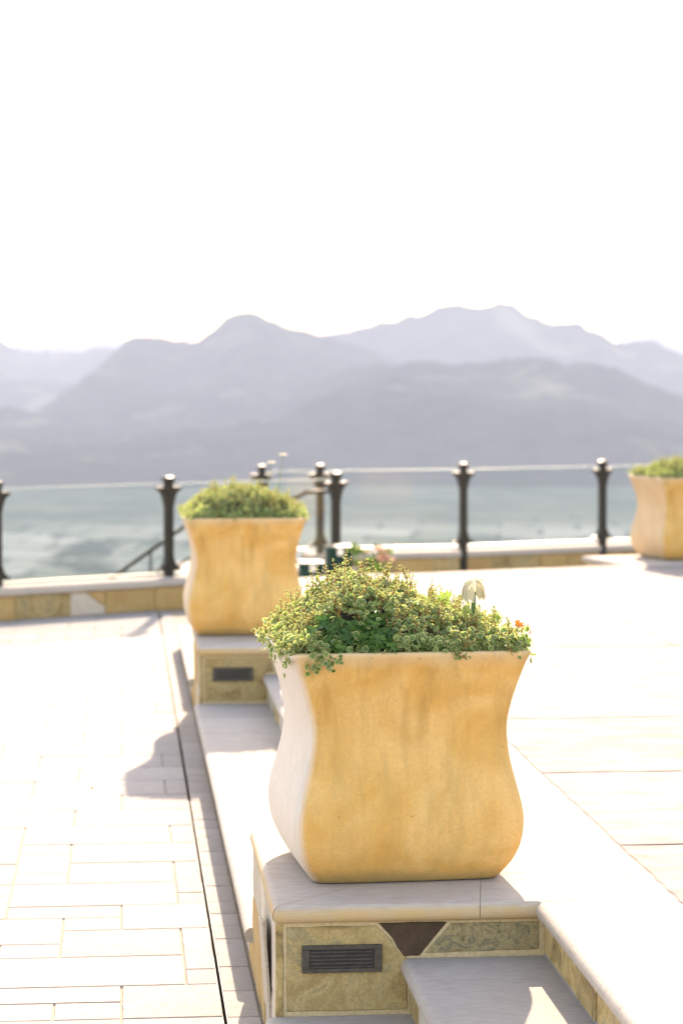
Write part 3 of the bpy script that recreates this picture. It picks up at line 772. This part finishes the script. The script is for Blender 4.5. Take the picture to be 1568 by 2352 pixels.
for i in range(125):
    x = ri.uniform(-.24, -.035); u = ri.random(); z = .648 + .085*u
    y = -.315 + .10*u**1.3 + ri.gauss(0, .010)
    n = (ri.gauss(0, .55), -1+ri.gauss(0, .3), .6+ri.gauss(0, .55)); t = (ri.gauss(0, .7), -.3, -1+ri.gauss(0, .35))
    ivy_leaf((POT1.x+x, POT1.y+y, T3+z), n, t, ri.uniform(.026, .042), im)
for i in range(26):                                        # young pale shoots on top
    x = ri.uniform(-.22, .0); p = (POT1.x+x, POT1.y-.205+ri.gauss(0, .012), T3+.742+ri.gauss(0, .010))
    ivy_leaf(p, (ri.gauss(0, .5), -.5, 1), (ri.gauss(0, .8), -.6, ri.uniform(-.4, .6)), ri.uniform(.018, .030), ip)
for (px, py, k, s) in ((975, 1480, 7, .028), (950, 1475, 4, .026), (1035, 1385, 1, .045), (1090, 1400, 2, .03), (1010, 1490, 4, .024), (1145, 1425, 2, .026)):
    for j in range(k):
        p = ony(px+ri.gauss(0, 10), py+ri.gauss(0, 8), POT1.y-.30 if py > 1460 else POT1.y-.16)
        ivy_leaf(p, (ri.gauss(0, .4), -1, .5), (ri.gauss(0, 1), -.2, ri.uniform(-1, .5)), s, im if py > 1460 else ip)
vs_, fs_ = [], []
for k in range(14):
    x = ri.uniform(-.22, -.05); a = Vector((POT1.x+x, POT1.y-.24, T3+.60)); e = Vector((POT1.x+x+ri.gauss(0, .03), POT1.y-.30, T3+ri.uniform(.66, .73)))
    v, f = tube_geo([a, (a+e)/2+Vector((0, .01, .02)), e], .0011, 5, False); b0 = len(vs_); vs_ += v; fs_ += [tuple(q+b0 for q in g) for g in f]
mesh_obj('vines', from_py('vines', vs_, fs_, True), M['stalk'], iv)
for k, (px, py, s) in enumerate(((1182, 1432, .034), (1208, 1440, .02), (1215, 1452, .022))):
    p = ony(px, py, POT1.y-.285+.02*k)
    o = mesh_obj('dry_leaf', ivy_mesh('dry_leaf', M['dry_leaf']), None, None, p); o.scale = (s, s*.7, s); o.rotation_euler = (R(60+20*k), R(15), R(10+30*k))
    tag(o, ['curled orange dry leaf caught in the shrub right of the white rose', 'tiny orange dry leaf just above the lower of two at the right end', 'tiny orange dry leaf lowest at the right end of the shrub'][k], 'leaf', 'dry leaves in the shrub')

# wilted white rose standing in the nearest planter
rose_top = Vector(ony(1087, 1362, POT1.y-.05)); rose_foot = Vector(ony(1085, 1420, POT1.y-.05))
ro = thing('wilted_rose', rose_foot, 'wilted ivory rose with hanging petals upright in the nearest planter', 'flower')
sv_, sf_ = [], []
for k in range(3):
    a = 2*math.pi*k/3; of = Vector((math.cos(a)*.0035, math.sin(a)*.0035, 0))
    v, f = tube_geo([rose_foot+of-Vector((0, 0, .04)), rose_foot+of*1.1+Vector((0, 0, .02)), rose_top+of*.9], .0032, 8); b0 = len(sv_); sv_ += v; sf_ += [tuple(q+b0 for q in g) for g in f]
mesh_obj('stalk', from_py('stalk', sv_, sf_, True), M['stalk'], ro)
cv, cf = [], []
for k in range(10):
    a = 2*math.pi*k/10; rr = .0115 if k % 2 else .008
    cv += [(rose_top.x+.006*math.cos(a), rose_top.y+.006*math.sin(a), rose_top.z-.004), (rose_top.x+rr*math.cos(a), rose_top.y+rr*math.sin(a), rose_top.z+(.006 if k % 2 else .001))]
for k in range(10): j = (k+1) % 10; cf.append((2*k, 2*j, 2*j+1, 2*k+1))
cf.append(tuple(2*k for k in range(9, -1, -1)))
mesh_obj('calyx', from_py('calyx', cv, cf), M['calyx'], ro)
rr_ = random.Random(4)
for k in range(8):
    a0 = -math.pi/2 + .62 + (2*math.pi-1.24)*k/7 + rr_.uniform(-.1, .1); wid = rr_.uniform(.95, 1.15); lenf = rr_.uniform(.55, 1.35); vs, fs = [], []
    prf = [(.001, .033), (.012, .0325), (.022, .024), (.028, .010), (.0305, -.006), (.032, -.020*lenf)]
    nu = 7
    for j, (rad, z) in enumerate(prf):
        for i in range(nu):
            u = (i/(nu-1)-.5)*2; w = wid*(.3+.7*min(1, j/2.5))*(1 if j < 5 else .85)
            a = a0 + u*w*.5; rj = rad + .0022*math.sin(u*7+k*2)+.0015*abs(u)*(1 if k % 2 else -1)
            vs.append((rose_top.x+rj*math.cos(a), rose_top.y+rj*math.sin(a), rose_top.z+.004+z + (.006*math.sin(u*5+k) if j == 5 else 0)))
    for j in range(len(prf)-1):
        for i in range(nu-1): fs.append((j*nu+i, j*nu+i+1, (j+1)*nu+i+1, (j+1)*nu+i))
    mesh_obj('petal', from_py('petal', vs, fs, True), M['petal'], ro)
vs = []
for i in range(7):
    u = i/6; x = rose_top.x-.004+.032*u; z = rose_top.z+.038+.003*math.sin(u*6); w = .0045*math.sin(math.pi*min(1, u+.15))+.001
    vs += [(x, rose_top.y-.003, z+w*.4+.001), (x+.003*u, rose_top.y-.010, z-w)]
mesh_obj('curled_petal', from_py('curled_petal', vs, [(2*i, 2*i+1, 2*i+3, 2*i+2) for i in range(6)], True), M['petal'], ro)
# two small white blossoms rising from the second planter
for k, (px, py) in enumerate(((650, 1046), (623, 1064))):
    tp = Vector(ony(px, py, POT2.y+.05)); ft = Vector((tp.x-.06, tp.y-.02, T3+.62))
    fl = thing('white_blossom', ft, ['higher of the two small white blossoms above the second planter', 'lower of the two small white blossoms above the second planter'][k], 'flower', 'white blossoms above the second planter')
    tube('stalk', [ft, (ft+tp)/2+Vector((.01, 0, .02)), tp], .0022, M['stalk'], fl, 6)
    for j in range(6):
        a = j*math.pi/3; vs = []; 
        for i in range(3):
            for q in range(3):
                rad = .003+.013*i; aa = a+(q-1)*.42*(1 if i < 2 else .6); vs.append((tp.x+rad*math.cos(aa), tp.y+rad*math.sin(aa), tp.z+.010*(1 if i == 1 else .2)))
        mesh_obj('petal', from_py('petal', vs, [(i*3+q, i*3+q+1, i*3+q+4, i*3+q+3) for i in range(2) for q in range(2)], True), M['petal'], fl)

# ------------------------------------------------------------------ low walls, railing
rw = random.Random(9)
def low_wall(a, b, z1, label, fronts, th=.22, cop=.062, over=.03):
    a, b = Vector(a), Vector(b); d = (b-a).normalized(); nrm = Vector((d.y, -d.x))       # nrm points to the terrace side
    t = thing('low_wall', (a.x, a.y, 0), label, 'wall', 'low walls under the railing'); L = (b-a).length
    P = lambda s, o: tuple(a + d*s + nrm*o)
    mesh_obj('masonry_core', slab_mesh('masonry_core', [P(0, -.008), P(L, -.008), P(L, -th), P(0, -th)], -.15, z1-cop, .001), M['mortar'], t)
    s = 0.
    i = 0
    while s < L-.02:
        ln = min(L-s, rw.choice([.34, .42, .5])*rw.uniform(.9, 1.1)); m = fronts[i % len(fronts)]; i += 1
        e = .006; zb, zt = .004, z1-cop-.006
        tri = m is M['veneer_pale']
        parts = [([(s+e, zb), (s+ln-e, zb), (s+ln-e, zt), (s+e, zt)], m)]
        if tri: parts = [([(s+e, zb), (s+ln-e, zb), (s+ln-e, zb+.05), (s+ln*.45, zt-.01), (s+e, zt)], m), ([(s+ln*.47, zt), (s+ln-e, zb+.064), (s+ln-e, zt)], M['veneer_gold'])]
        for poly, mm in parts:
            n = len(poly); k = rw.uniform(.0, .006)
            vs = [(*P(x, k), z) for x, z in poly] + [(*P(x, -.03), z) for x, z in poly]
            fs = [tuple(range(n)), tuple(range(2*n-1, n-1, -1))] + [(j, n+j, n+(j+1) % n, (j+1) % n) for j in range(n)]
            bm = bmesh.new(); vv = [bm.verts.new(v) for v in vs]
            for f in fs: bm.faces.new([vv[q] for q in f])
            bmesh.ops.bevel(bm, geom=bm.edges[:], offset=.003, segments=1, affect='EDGES')
            mesh_obj('veneer_stone', bm_mesh('veneer_stone', bm), mm, t)
        s += ln
    s = 0.
    while s < L-.02:
        ln = min(L-s, .9*rw.uniform(.9, 1.1))
        if L-s-ln < .2: ln = L-s
        nose_slab('coping_stone', [P(s, -th-over), P(s, over), P(s+ln, over), P(s+ln, -th-over)], z1, cop, [1, 3], M['travertine'], t, rad=.016); s += ln
    return t
PL = [(-2.28, 17.66), (-.95, 18.56), (.372, 19.40), (1.786, 20.20)]
PR = [(1.815, 22.2), (3.18, 22.45), (4.63, 23.1), (6.1, 23.75)]
ZW = .25
d = Vector((1.4, .94)).normalized()
low_wall((-2.6, 17.33), (1.95, 20.19), ZW, 'low wall of golden stone with pale coping under the left railing', [M['veneer_gold'], M['veneer'], M['veneer_gold'], M['veneer_pale'], M['veneer_gold'], M['veneer'], M['veneer_pale'], M['veneer_gold'], M['veneer_gold']])
low_wall((1.70, 22.12), (3.18, 22.42), ZW-.02, 'short stretch of low stone wall beyond the terrace behind the green boxes', [M['veneer'], M['veneer_gold'], M['veneer_gold']])
low_wall((3.18, 22.42), (6.3, 23.82), ZW-.02, 'low stone wall beyond the terrace behind the right-hand planter', [M['veneer_gold'], M['veneer'], M['veneer_gold']])
# paving between terrace and far walls is the same pavement level
pv2 = box('far_pavement', .55, 9, 15.5, 24.5, -.3, -.004, M['paver_far']); tag(pv2, 'strip of pale paving behind the far edge of the terrace', 'pavement', kind='structure')

def post(parent, p, z0, z1, dirs, zc=None):
    """square bronze post: cap, and curved brackets top and bottom along the railing"""
    w = .032; x, y = p; dv = Vector((dirs[0], dirs[1], 0)).normalized(); nv = Vector((-dv.y, dv.x, 0)); c = Vector((x, y, 0))
    bm = box_bm(-w, w, -w, w, z0, z1-.03, .007, 2); mt = Matrix(((dv.x, nv.x, 0, x), (dv.y, nv.y, 0, y), (0, 0, 1, 0), (0, 0, 0, 1)))
    bmesh.ops.transform(bm, matrix=mt, verts=bm.verts)
    po = mesh_obj('post', bm_mesh('post', bm), M['bronze'], parent)
    # cap
    bm = bmesh.new(); rings = [(w+.006, z1-.032), (w+.010, z1-.026), (w+.010, z1-.014), (w+.002, z1-.006), (w*.55, z1-.001), (w*.1, z1)]
    rv = [[bm.verts.new(mt @ Vector((sx*rr, sy*rr, z))) for sx, sy in ((-1, -1), (1, -1), (1, 1), (-1, 1))] for rr, z in rings]
    for a, b in zip(rv, rv[1:]):
        for k in range(4): bm.faces.new((a[k], a[(k+1) % 4], b[(k+1) % 4], b[k]))
    bm.faces.new(rv[-1]); bm.faces.new(rv[0][::-1]); mesh_obj('post_cap', bm_mesh('post_cap', bm), M['bronze'], parent)
    # brackets
    zb = z0 if zc is None else zc
    for zz, sg in ((z1-.085, 1), (zb+.03, -1)):
        for sd in (-1, 1):
            prof_ = [(w-.004, 0), (w+.075, 0), (w+.075, -.020), (w+.050, -.032), (w+.026, -.060), (w+.010, -.110), (w+.003, -.150), (w-.004, -.150)]
            bm = bmesh.new(); f_, b_ = [], []
            for u, v in prof_:
                for lst, o in ((f_, -.03), (b_, .03)): lst.append(bm.verts.new(mt @ Vector((u*sd, o, zz + v*sg*(1 if sg > 0 else .7)))))
            n = len(prof_); bm.faces.new(f_); bm.faces.new(b_[::-1])
            for k in range(n): bm.faces.new((f_[k], b_[k], b_[(k+1) % n], f_[(k+1) % n]))
            mesh_obj('bracket', bm_mesh('bracket', bm), M['bronze'], parent)
    return po
def pane(parent, a, b, z0, z1):
    a, b = Vector(a), Vector(b); d = (b-a).normalized(); n = Vector((-d.y, d.x)); t = .006; g = .055
    a, b = a+d*g, b-d*g
    def slab(nm, z0_, z1_, t_, m):
        q = [a-n*t_, b-n*t_, b+n*t_, a+n*t_]; vs = [(p.x, p.y, z) for z in (z0_, z1_) for p in q]
        fs = [(3, 2, 1, 0), (4, 5, 6, 7), (0, 1, 5, 4), (1, 2, 6, 5), (2, 3, 7, 6), (3, 0, 4, 7)]
        return mesh_obj(nm, from_py(nm, vs, fs), m, parent)
    # single sheet keeps the tint of one pane
    me = from_py('glass_pane', [(a.x, a.y, z0), (b.x, b.y, z0), (b.x, b.y, z1-.011), (a.x, a.y, z1-.011)], [(0, 1, 2, 3)])
    gp = slab('glass_pane', z0, z1-.012, t, M['glass'])
    slab('top_edge', z1-.0115, z1, t*1.15, M['glass_edge']); slab('bottom_channel', z0-.012, z0-.001, .011, M['steel'])
def railing(pts, z0, zfoot, label, panes=True):
    t = thing('glass_railing', (pts[0][0], pts[0][1], z0), label, 'railing', 'glass railings')
    for i, p in enumerate(pts):
        a = pts[max(0, i-1)]; b = pts[min(len(pts)-1, i+1)]; post(t, p, zfoot, 1.055, (b[0]-a[0], b[1]-a[1]), ZW+.02)
    for a, b in zip(pts, pts[1:]): pane(t, a, b, ZW+.035, 1.0)
    return t
railing(PL, ZW, ZW-.002, 'clear glass railing with bronze posts on the left low wall')
railing([(p[0], p[1]-.03) for p in PR], 0, 0, 'clear glass railing with bronze posts beyond the terrace on the right')
sr = thing('glass_railing', (1.27, 22.0, -.3), 'short glass railing on one post left of the double posts by the stair head', 'railing', 'glass railings')
post(sr, (1.27, 22.0), -.3, 1.055, (1, .1), ZW+.02); pane(sr, (1.27, 22.0), (1.815, 22.15), ZW+.035, 1.0)

# stair handrail going down outside the left railing
hr = thing('stair_handrail', (.6, 22.5, -.5), 'thin dark handrail sloping down outside the left glass railing', 'handrail')
hp = [ony(762, 1128, 21.4), ony(705, 1130, 21.5), ony(684, 1142, 21.6), ony(430, 1205, 22.4), ony(265, 1322, 23.2)]
tube('top_rail', [hp[0], hp[1], hp[2], hp[3], hp[4], Vector(hp[4])+Vector((-.5, .5, -.42))], .019, M['bronze'], hr)
hp2 = [Vector(p)-Vector((0, 0, .32)) for p in hp[2:]]
tube('lower_rail', hp2, .012, M['bronze'], hr)
for k, q in enumerate((.08, .3, .52, .74, .96)):
    p = Vector(hp[2]).lerp(Vector(hp[3]), q*1.25) if q < .8 else Vector(hp[3]).lerp(Vector(hp[4]), .5)
    tube('baluster', [p-Vector((0, 0, 1.1)), p], .012, M['bronze'], hr, 6)

# ------------------------------------------------------------------ green boxes and bouquet behind the terrace edge
def crate(px0, px1, pyt, Y, z0, dep, label, ribs):
    a = ony(px0, pyt, Y); b = ony(px1, pyt, Y); zt = a[2]
    t = thing('storage_box', ((a[0]+b[0])/2, Y, z0), label, 'box', 'dark green boxes behind the terrace')
    box('box_body', a[0]+.012, b[0]-.012, Y+.012, Y+dep-.012, z0, zt-.035, M['green_plastic'], t, .008)
    box('lid', a[0], b[0], Y, Y+dep, zt-.034, zt, M['green_plastic'], t, .010)
    for k in range(ribs):
        x = a[0]+.03+(b[0]-a[0]-.06)*k/max(1, ribs-1); box('rib', x-.008, x+.008, Y+.004, Y+.0115, z0+.02, zt-.05, M['green_plastic'], t, .002, 1)
    box('latch', (a[0]+b[0])/2-.025, (a[0]+b[0])/2+.025, Y-.008, Y-.0005, zt-.07, zt-.012, M['steel'], t, .002, 1)
crate(750, 813, 1256, 19.0, -.004, .34, 'taller dark green box standing at the post by the bouquet', 5)
crate(688, 748, 1293, 18.6, -.004, .36, 'lower dark green box half hidden behind the second planter', 4)
bq = thing('bouquet', (2.02, 19.0, 0), 'bouquet of white and pink roses in a dark pot beside the green boxes', 'bouquet')
rb = random.Random(2)
bc = Vector(ony(858, 1290, 19.0))
pv, pf = [], []
for k, (rad, z) in enumerate(((.075, 0), (.085, .02), (.11, .26), (.12, .28))):
    for j in range(16): a = 2*math.pi*j/16; pv.append((bc.x+rad*math.cos(a), bc.y+rad*math.sin(a), z))
for k in range(3):
    for j in range(16): pf.append((k*16+j, k*16+(j+1) % 16, (k+1)*16+(j+1) % 16, (k+1)*16+j))
pf.append(tuple(range(15, -1, -1))); pf.append(tuple(range(48, 64)))
mesh_obj('pot', from_py('pot', pv, pf, True), M['vent'], bq)
def rosehead(c, s, mat):
    vs, fs = [], []
    for ring, (rad, zt, n) in enumerate(((.25, .55, 3), (.5, .5, 4), (.78, .38, 5), (1., .2, 6))):
        for k in range(n):
            a0 = 2*math.pi*k/n + ring; b0 = len(vs)
            for i in range(4):
                for q in range(3):
                    a = a0+(i/3-.5)*2*math.pi/n*1.35; rr = rad*(.35+.65*q/2)*(1+.12*(q == 2)); z = -.5+(zt+.5)*q/2
                    vs.append((c[0]+s*rr*math.cos(a), c[1]+s*rr*math.sin(a), c[2]+s*z))
            for i in range(3):
                for q in range(2): fs.append((b0+i*3+q, b0+(i+1)*3+q, b0+(i+1)*3+q+1, b0+i*3+q+1))
    return mesh_obj('rose_head', from_py('rose_head', vs, fs, True), mat, bq)
for (px, py, s, m) in ((822, 1262, .042, 'petal'), (838, 1268, .040, 'petal'), (828, 1284, .036, 'petal'), (872, 1262, .048, 'petal_pink'), (884, 1276, .045, 'petal_pink'), (870, 1285, .045, 'petal_pink'), (896, 1286, .036, 'petal_pink'), (888, 1262, .036, 'petal')):
    rosehead(ony(px, py, 18.95+rb.uniform(-.05, .05)), s, M[m])
lf = []
for k in range(40):
    p = ony(rb.uniform(812, 892), rb.uniform(1256, 1308), 18.96+rb.uniform(-.05, .08)); o = bpy.data.objects.new('leaf', im); COL.objects.link(o); o.location = p; o.scale = (.06,)*3
    o.rotation_euler = (rb.uniform(0, 6), rb.uniform(0, 6), rb.uniform(0, 6)); attach(o, bq)
for k in range(6):
    p = Vector(ony(rb.uniform(825, 890), 1290, 18.96)); tube('stalk', [Vector((bc.x, bc.y, .2)), p], .003, M['stalk'], bq, 5)

# brown crumb on the pavers
cr = Vector(onz(213, 1811, 0)); bm = bmesh.new(); bmesh.ops.create_icosphere(bm, subdivisions=2, radius=.006)
for v in bm.verts: v.co = Vector((v.co.x*1.1, v.co.y*1.6, v.co.z*.6))*(1+.5*mnoise.noise(v.co*220))
bmesh.ops.translate(bm, vec=(cr.x, cr.y, .0045), verts=bm.verts)
tag(mesh_obj('dry_crumb', bm_mesh('dry_crumb', bm), M['dry_leaf']), 'tiny brown plant crumb lying alone on the pale pavers', 'debris')

# ------------------------------------------------------------------ land beyond
def m_land(name, c1, c2, c3, scale, patch):
    b = NB(name); v = b.mapping((1, 1, 1)); a = b.noise(v, scale, 8, .65, .5); p = b.noise(v, patch, 5, .6, .8)
    c = b.mix(b.fr(a, .35, .65), c1, c2); c = b.mix(b.fr(p, .56, .70), c, c3)
    b.matt(c); return b.m
M['forest'] = m_land('hill_scrub', (.010, .015, .008), (.045, .050, .026), (.20, .18, .11), .014, .0034)
M['forest_l'] = m_land('hill_meadow', (.030, .038, .017), (.06, .062, .028), (.17, .15, .09), .010, .003)
def m_valley():
    b = NB('valley_fields'); v = b.mapping((1, 1, 1)); vs = b.mapping((1/85, 1/190, 1), rot=(0, 0, .35))
    wob = b.noise(v, .004, 3); ad = b.n('ShaderNodeVectorMath', operation='ADD'); b.l(vs, ad.inputs[0])
    sc_ = b.n('ShaderNodeVectorMath', operation='SCALE'); b.l(wob, sc_.inputs[0]); sc_.inputs['Scale'].default_value = .35; b.l(sc_.outputs[0], ad.inputs[1])
    br = b.n('ShaderNodeTexBrick'); b.l(ad.outputs[0], br.inputs['Vector']); br.inputs['Scale'].default_value = 1; br.inputs['Mortar Size'].default_value = .03
    br.inputs['Color1'].default_value = (.17, .20, .115, 1); br.inputs['Color2'].default_value = (.50, .46, .36, 1); br.inputs['Mortar'].default_value = (.10, .13, .075, 1)
    br.inputs['Brick Width'].default_value = .9; br.inputs['Row Height'].default_value = .55; br.inputs['Bias'].default_value = .1
    tr = b.noise(b.mapping((1/150, 1/330, 1)), 1, 6, .65); c = b.mix(b.fr(tr, .52, .58), br.outputs['Color'], (.045, .075, .045))
    sep = b.n('ShaderNodeSeparateXYZ'); b.l(b.co.outputs['Object'], sep.inputs[0])
    c = b.mix(b.fr(sep.outputs[1], 2350, 2700), c, b.mix(b.fr(b.noise(v, .011, 6), .42, .6), (.085, .115, .07), (.17, .19, .12)))
    b.matt(c); return b.m
M['valley'] = m_valley()
ZV = -145.
tag(mesh_obj('valley_floor', from_py('valley_floor', [(-14000, 700, ZV), (14000, 700, ZV), (14000, 19000, ZV), (-14000, 19000, ZV)], [(0, 1, 2, 3)]), M['valley']), 'broad valley floor of pale and green fields far below the terrace', 'valley', kind='structure')
# hillside falling away from the terrace
hv, hf = [], []; gx, gy = 60, 40
for j in range(gy):
    q = j/(gy-1); y = 20.6 + 880*q**2.2
    for i in range(gx):
        x = -600+1200*i/(gx-1); x = x*(abs(x)/600)**.6; z = -.55 - .17*(y-20.6) + (4*mnoise.noise(Vector((x*.01, y*.01, 0))) - 4)*min(1, (y-20.6)/60)
        hv.append((x, y+(0 if x > -2 else 0), max(ZV-4, z)))
for j in range(gy-1):
    for i in range(gx-1): hf.append((j*gx+i, j*gx+i+1, (j+1)*gx+i+1, (j+1)*gx+i))
tag(mesh_obj('hillside', from_py('hillside', hv, hf, True), M['forest_l']), 'grassy hillside dropping from the railing to the valley', 'hillside', kind='structure')
tag(box('ground', -600, 600, -600, 20.7, -3, -.5, M['forest_l']), 'hilltop ground under and behind the terrace', 'ground', kind='structure')

def ridge(name, pts, Y, dfront, dback, seed, mat, label, amp=1., nx=420, nv=61, ext=.5, crag=1.):
    px = np.array([p[0] for p in pts], float); py = np.array([p[1] for p in pts], float)
    wx = np.array([ony(a, b, Y)[0] for a, b in pts]); wz = np.array([ony(a, b, Y)[2] for a, b in pts])
    xs = np.linspace(wx[0]-ext*Y*.35, wx[-1]+ext*Y*.35, nx); vs, fs = [], []
    for j in range(nv):
        v = -1+2*j/(nv-1); av = abs(v)
        for x in xs:
            if x < wx[0]: cz = wz[0] + 60*mnoise.noise(Vector((x*.0012, seed, 0)))*min(1, (wx[0]-x)/600)
            elif x > wx[-1]: cz = wz[-1] + 60*mnoise.noise(Vector((x*.0012, seed, 0)))*min(1, (x-wx[-1])/600)
            else: cz = float(np.interp(x, wx, wz))
            y = Y + (v*dfront if v < 0 else v*dback)
            sp = 0; fr_ = 1/900.; a_ = 1.
            for o in range(6):
                sp += a_*(1-2*abs(mnoise.noise(Vector((x*fr_, y*fr_*.55, seed*3.1+o))))); fr_ *= 2.1; a_ *= .55
            pr = (1-av)**(1.55 if v < 0 else 1.2)
            z = ZV-6 + (cz-ZV+6)*pr + amp*75*(sp-.9)*pr*(1-pr)*2.8*min(1, av*3)
            crest = (1-av)**6
            z += crag*1.7*crest*Y/5000*(6*mnoise.noise(Vector((x*.010, seed, 5)))+4*mnoise.noise(Vector((x*.028, seed, 9)))+2.5*mnoise.noise(Vector((x*.07, seed, 2))))
            vs.append((x + 0, y + 140*mnoise.noise(Vector((x/800., y/800., seed)))*(1-crest), z))
    n = len(xs)
    for j in range(nv-1):
        for i in range(n-1): fs.append((j*n+i, j*n+i+1, (j+1)*n+i+1, (j+1)*n+i))
    return tag(mesh_obj(name, from_py(name, vs, fs, True), mat), label, 'mountain', kind='structure')
ridge('far_mountains', [(-300, 800), (-60, 806), (20, 796), (75, 773), (130, 766), (180, 771), (230, 768), (275, 784), (500, 800), (800, 806), (1200, 800), (1430, 786), (1490, 768), (1530, 762), (1580, 770), (1800, 790)], 15500, 1500, 1500, 4, M['forest'], 'palest far mountain chain just showing at left and right', .8)
ridge('mesa_mountain', [(300, 880), (560, 800), (735, 768), (770, 763), (800, 761), (850, 746), (930, 728), (985, 716), (1010, 698), (1060, 697), (1110, 699), (1150, 697), (1190, 707), (1215, 723), (1270, 742), (1305, 738), (1335, 746), (1390, 773), (1425, 783), (1460, 780), (1500, 789), (1568, 812), (1700, 850)], 6500, 900, 1200, 6, M['forest'], 'pale flat-topped mountain at the back right', .9)
ridge('green_mountain', [(-500, 720), (-200, 745), (0, 781), (20, 796), (45, 803), (130, 806), (200, 804), (280, 799), (420, 860), (600, 950)], 7600, 1700, 1100, 15, M['forest_l'], 'lighter green mountain side at the left edge', 1.)
ridge('peaked_mountain', [(-300, 1120), (-100, 1075), (0, 1008), (70, 955), (180, 880), (255, 818), (285, 785), (308, 771), (330, 773), (380, 777), (460, 776), (482, 766), (512, 736), (545, 713), (566, 712), (600, 726), (660, 753), (700, 757), (745, 770), (800, 792), (880, 818), (960, 850), (1150, 920), (1500, 1010)], 5500, 1500, 1000, 22, M['forest'], 'grey-blue mountain with a rounded peak left of centre', 1.5)
ridge('foothill', [(600, 985), (740, 905), (880, 850), (970, 824), (1050, 837), (1130, 830), (1215, 817), (1290, 832), (1370, 840), (1420, 848), (1500, 880), (1568, 915), (1700, 960), (1900, 980)], 4350, 1000, 800, 31, M['forest'], 'darker long foothill in front at the right', 1.6)

# ------------------------------------------------------------------ air between here and the mountains
hz = bpy.data.materials.new('haze_air'); hz.use_nodes = True; hn = hz.node_tree; hn.nodes.clear()
pv_ = hn.nodes.new('ShaderNodeVolumePrincipled'); pv_.inputs['Color'].default_value = (.49, .585, .75, 1); pv_.inputs['Density'].default_value = 1.35e-4; pv_.inputs['Anisotropy'].default_value = .0
hn.links.new(pv_.outputs[0], hn.nodes.new('ShaderNodeOutputMaterial').inputs['Volume'])
tag(box('haze', -17000, 17000, -700, 19500, ZV-16, 440, hz), 'pale bluish haze filling the valley air', 'haze', kind='stuff')
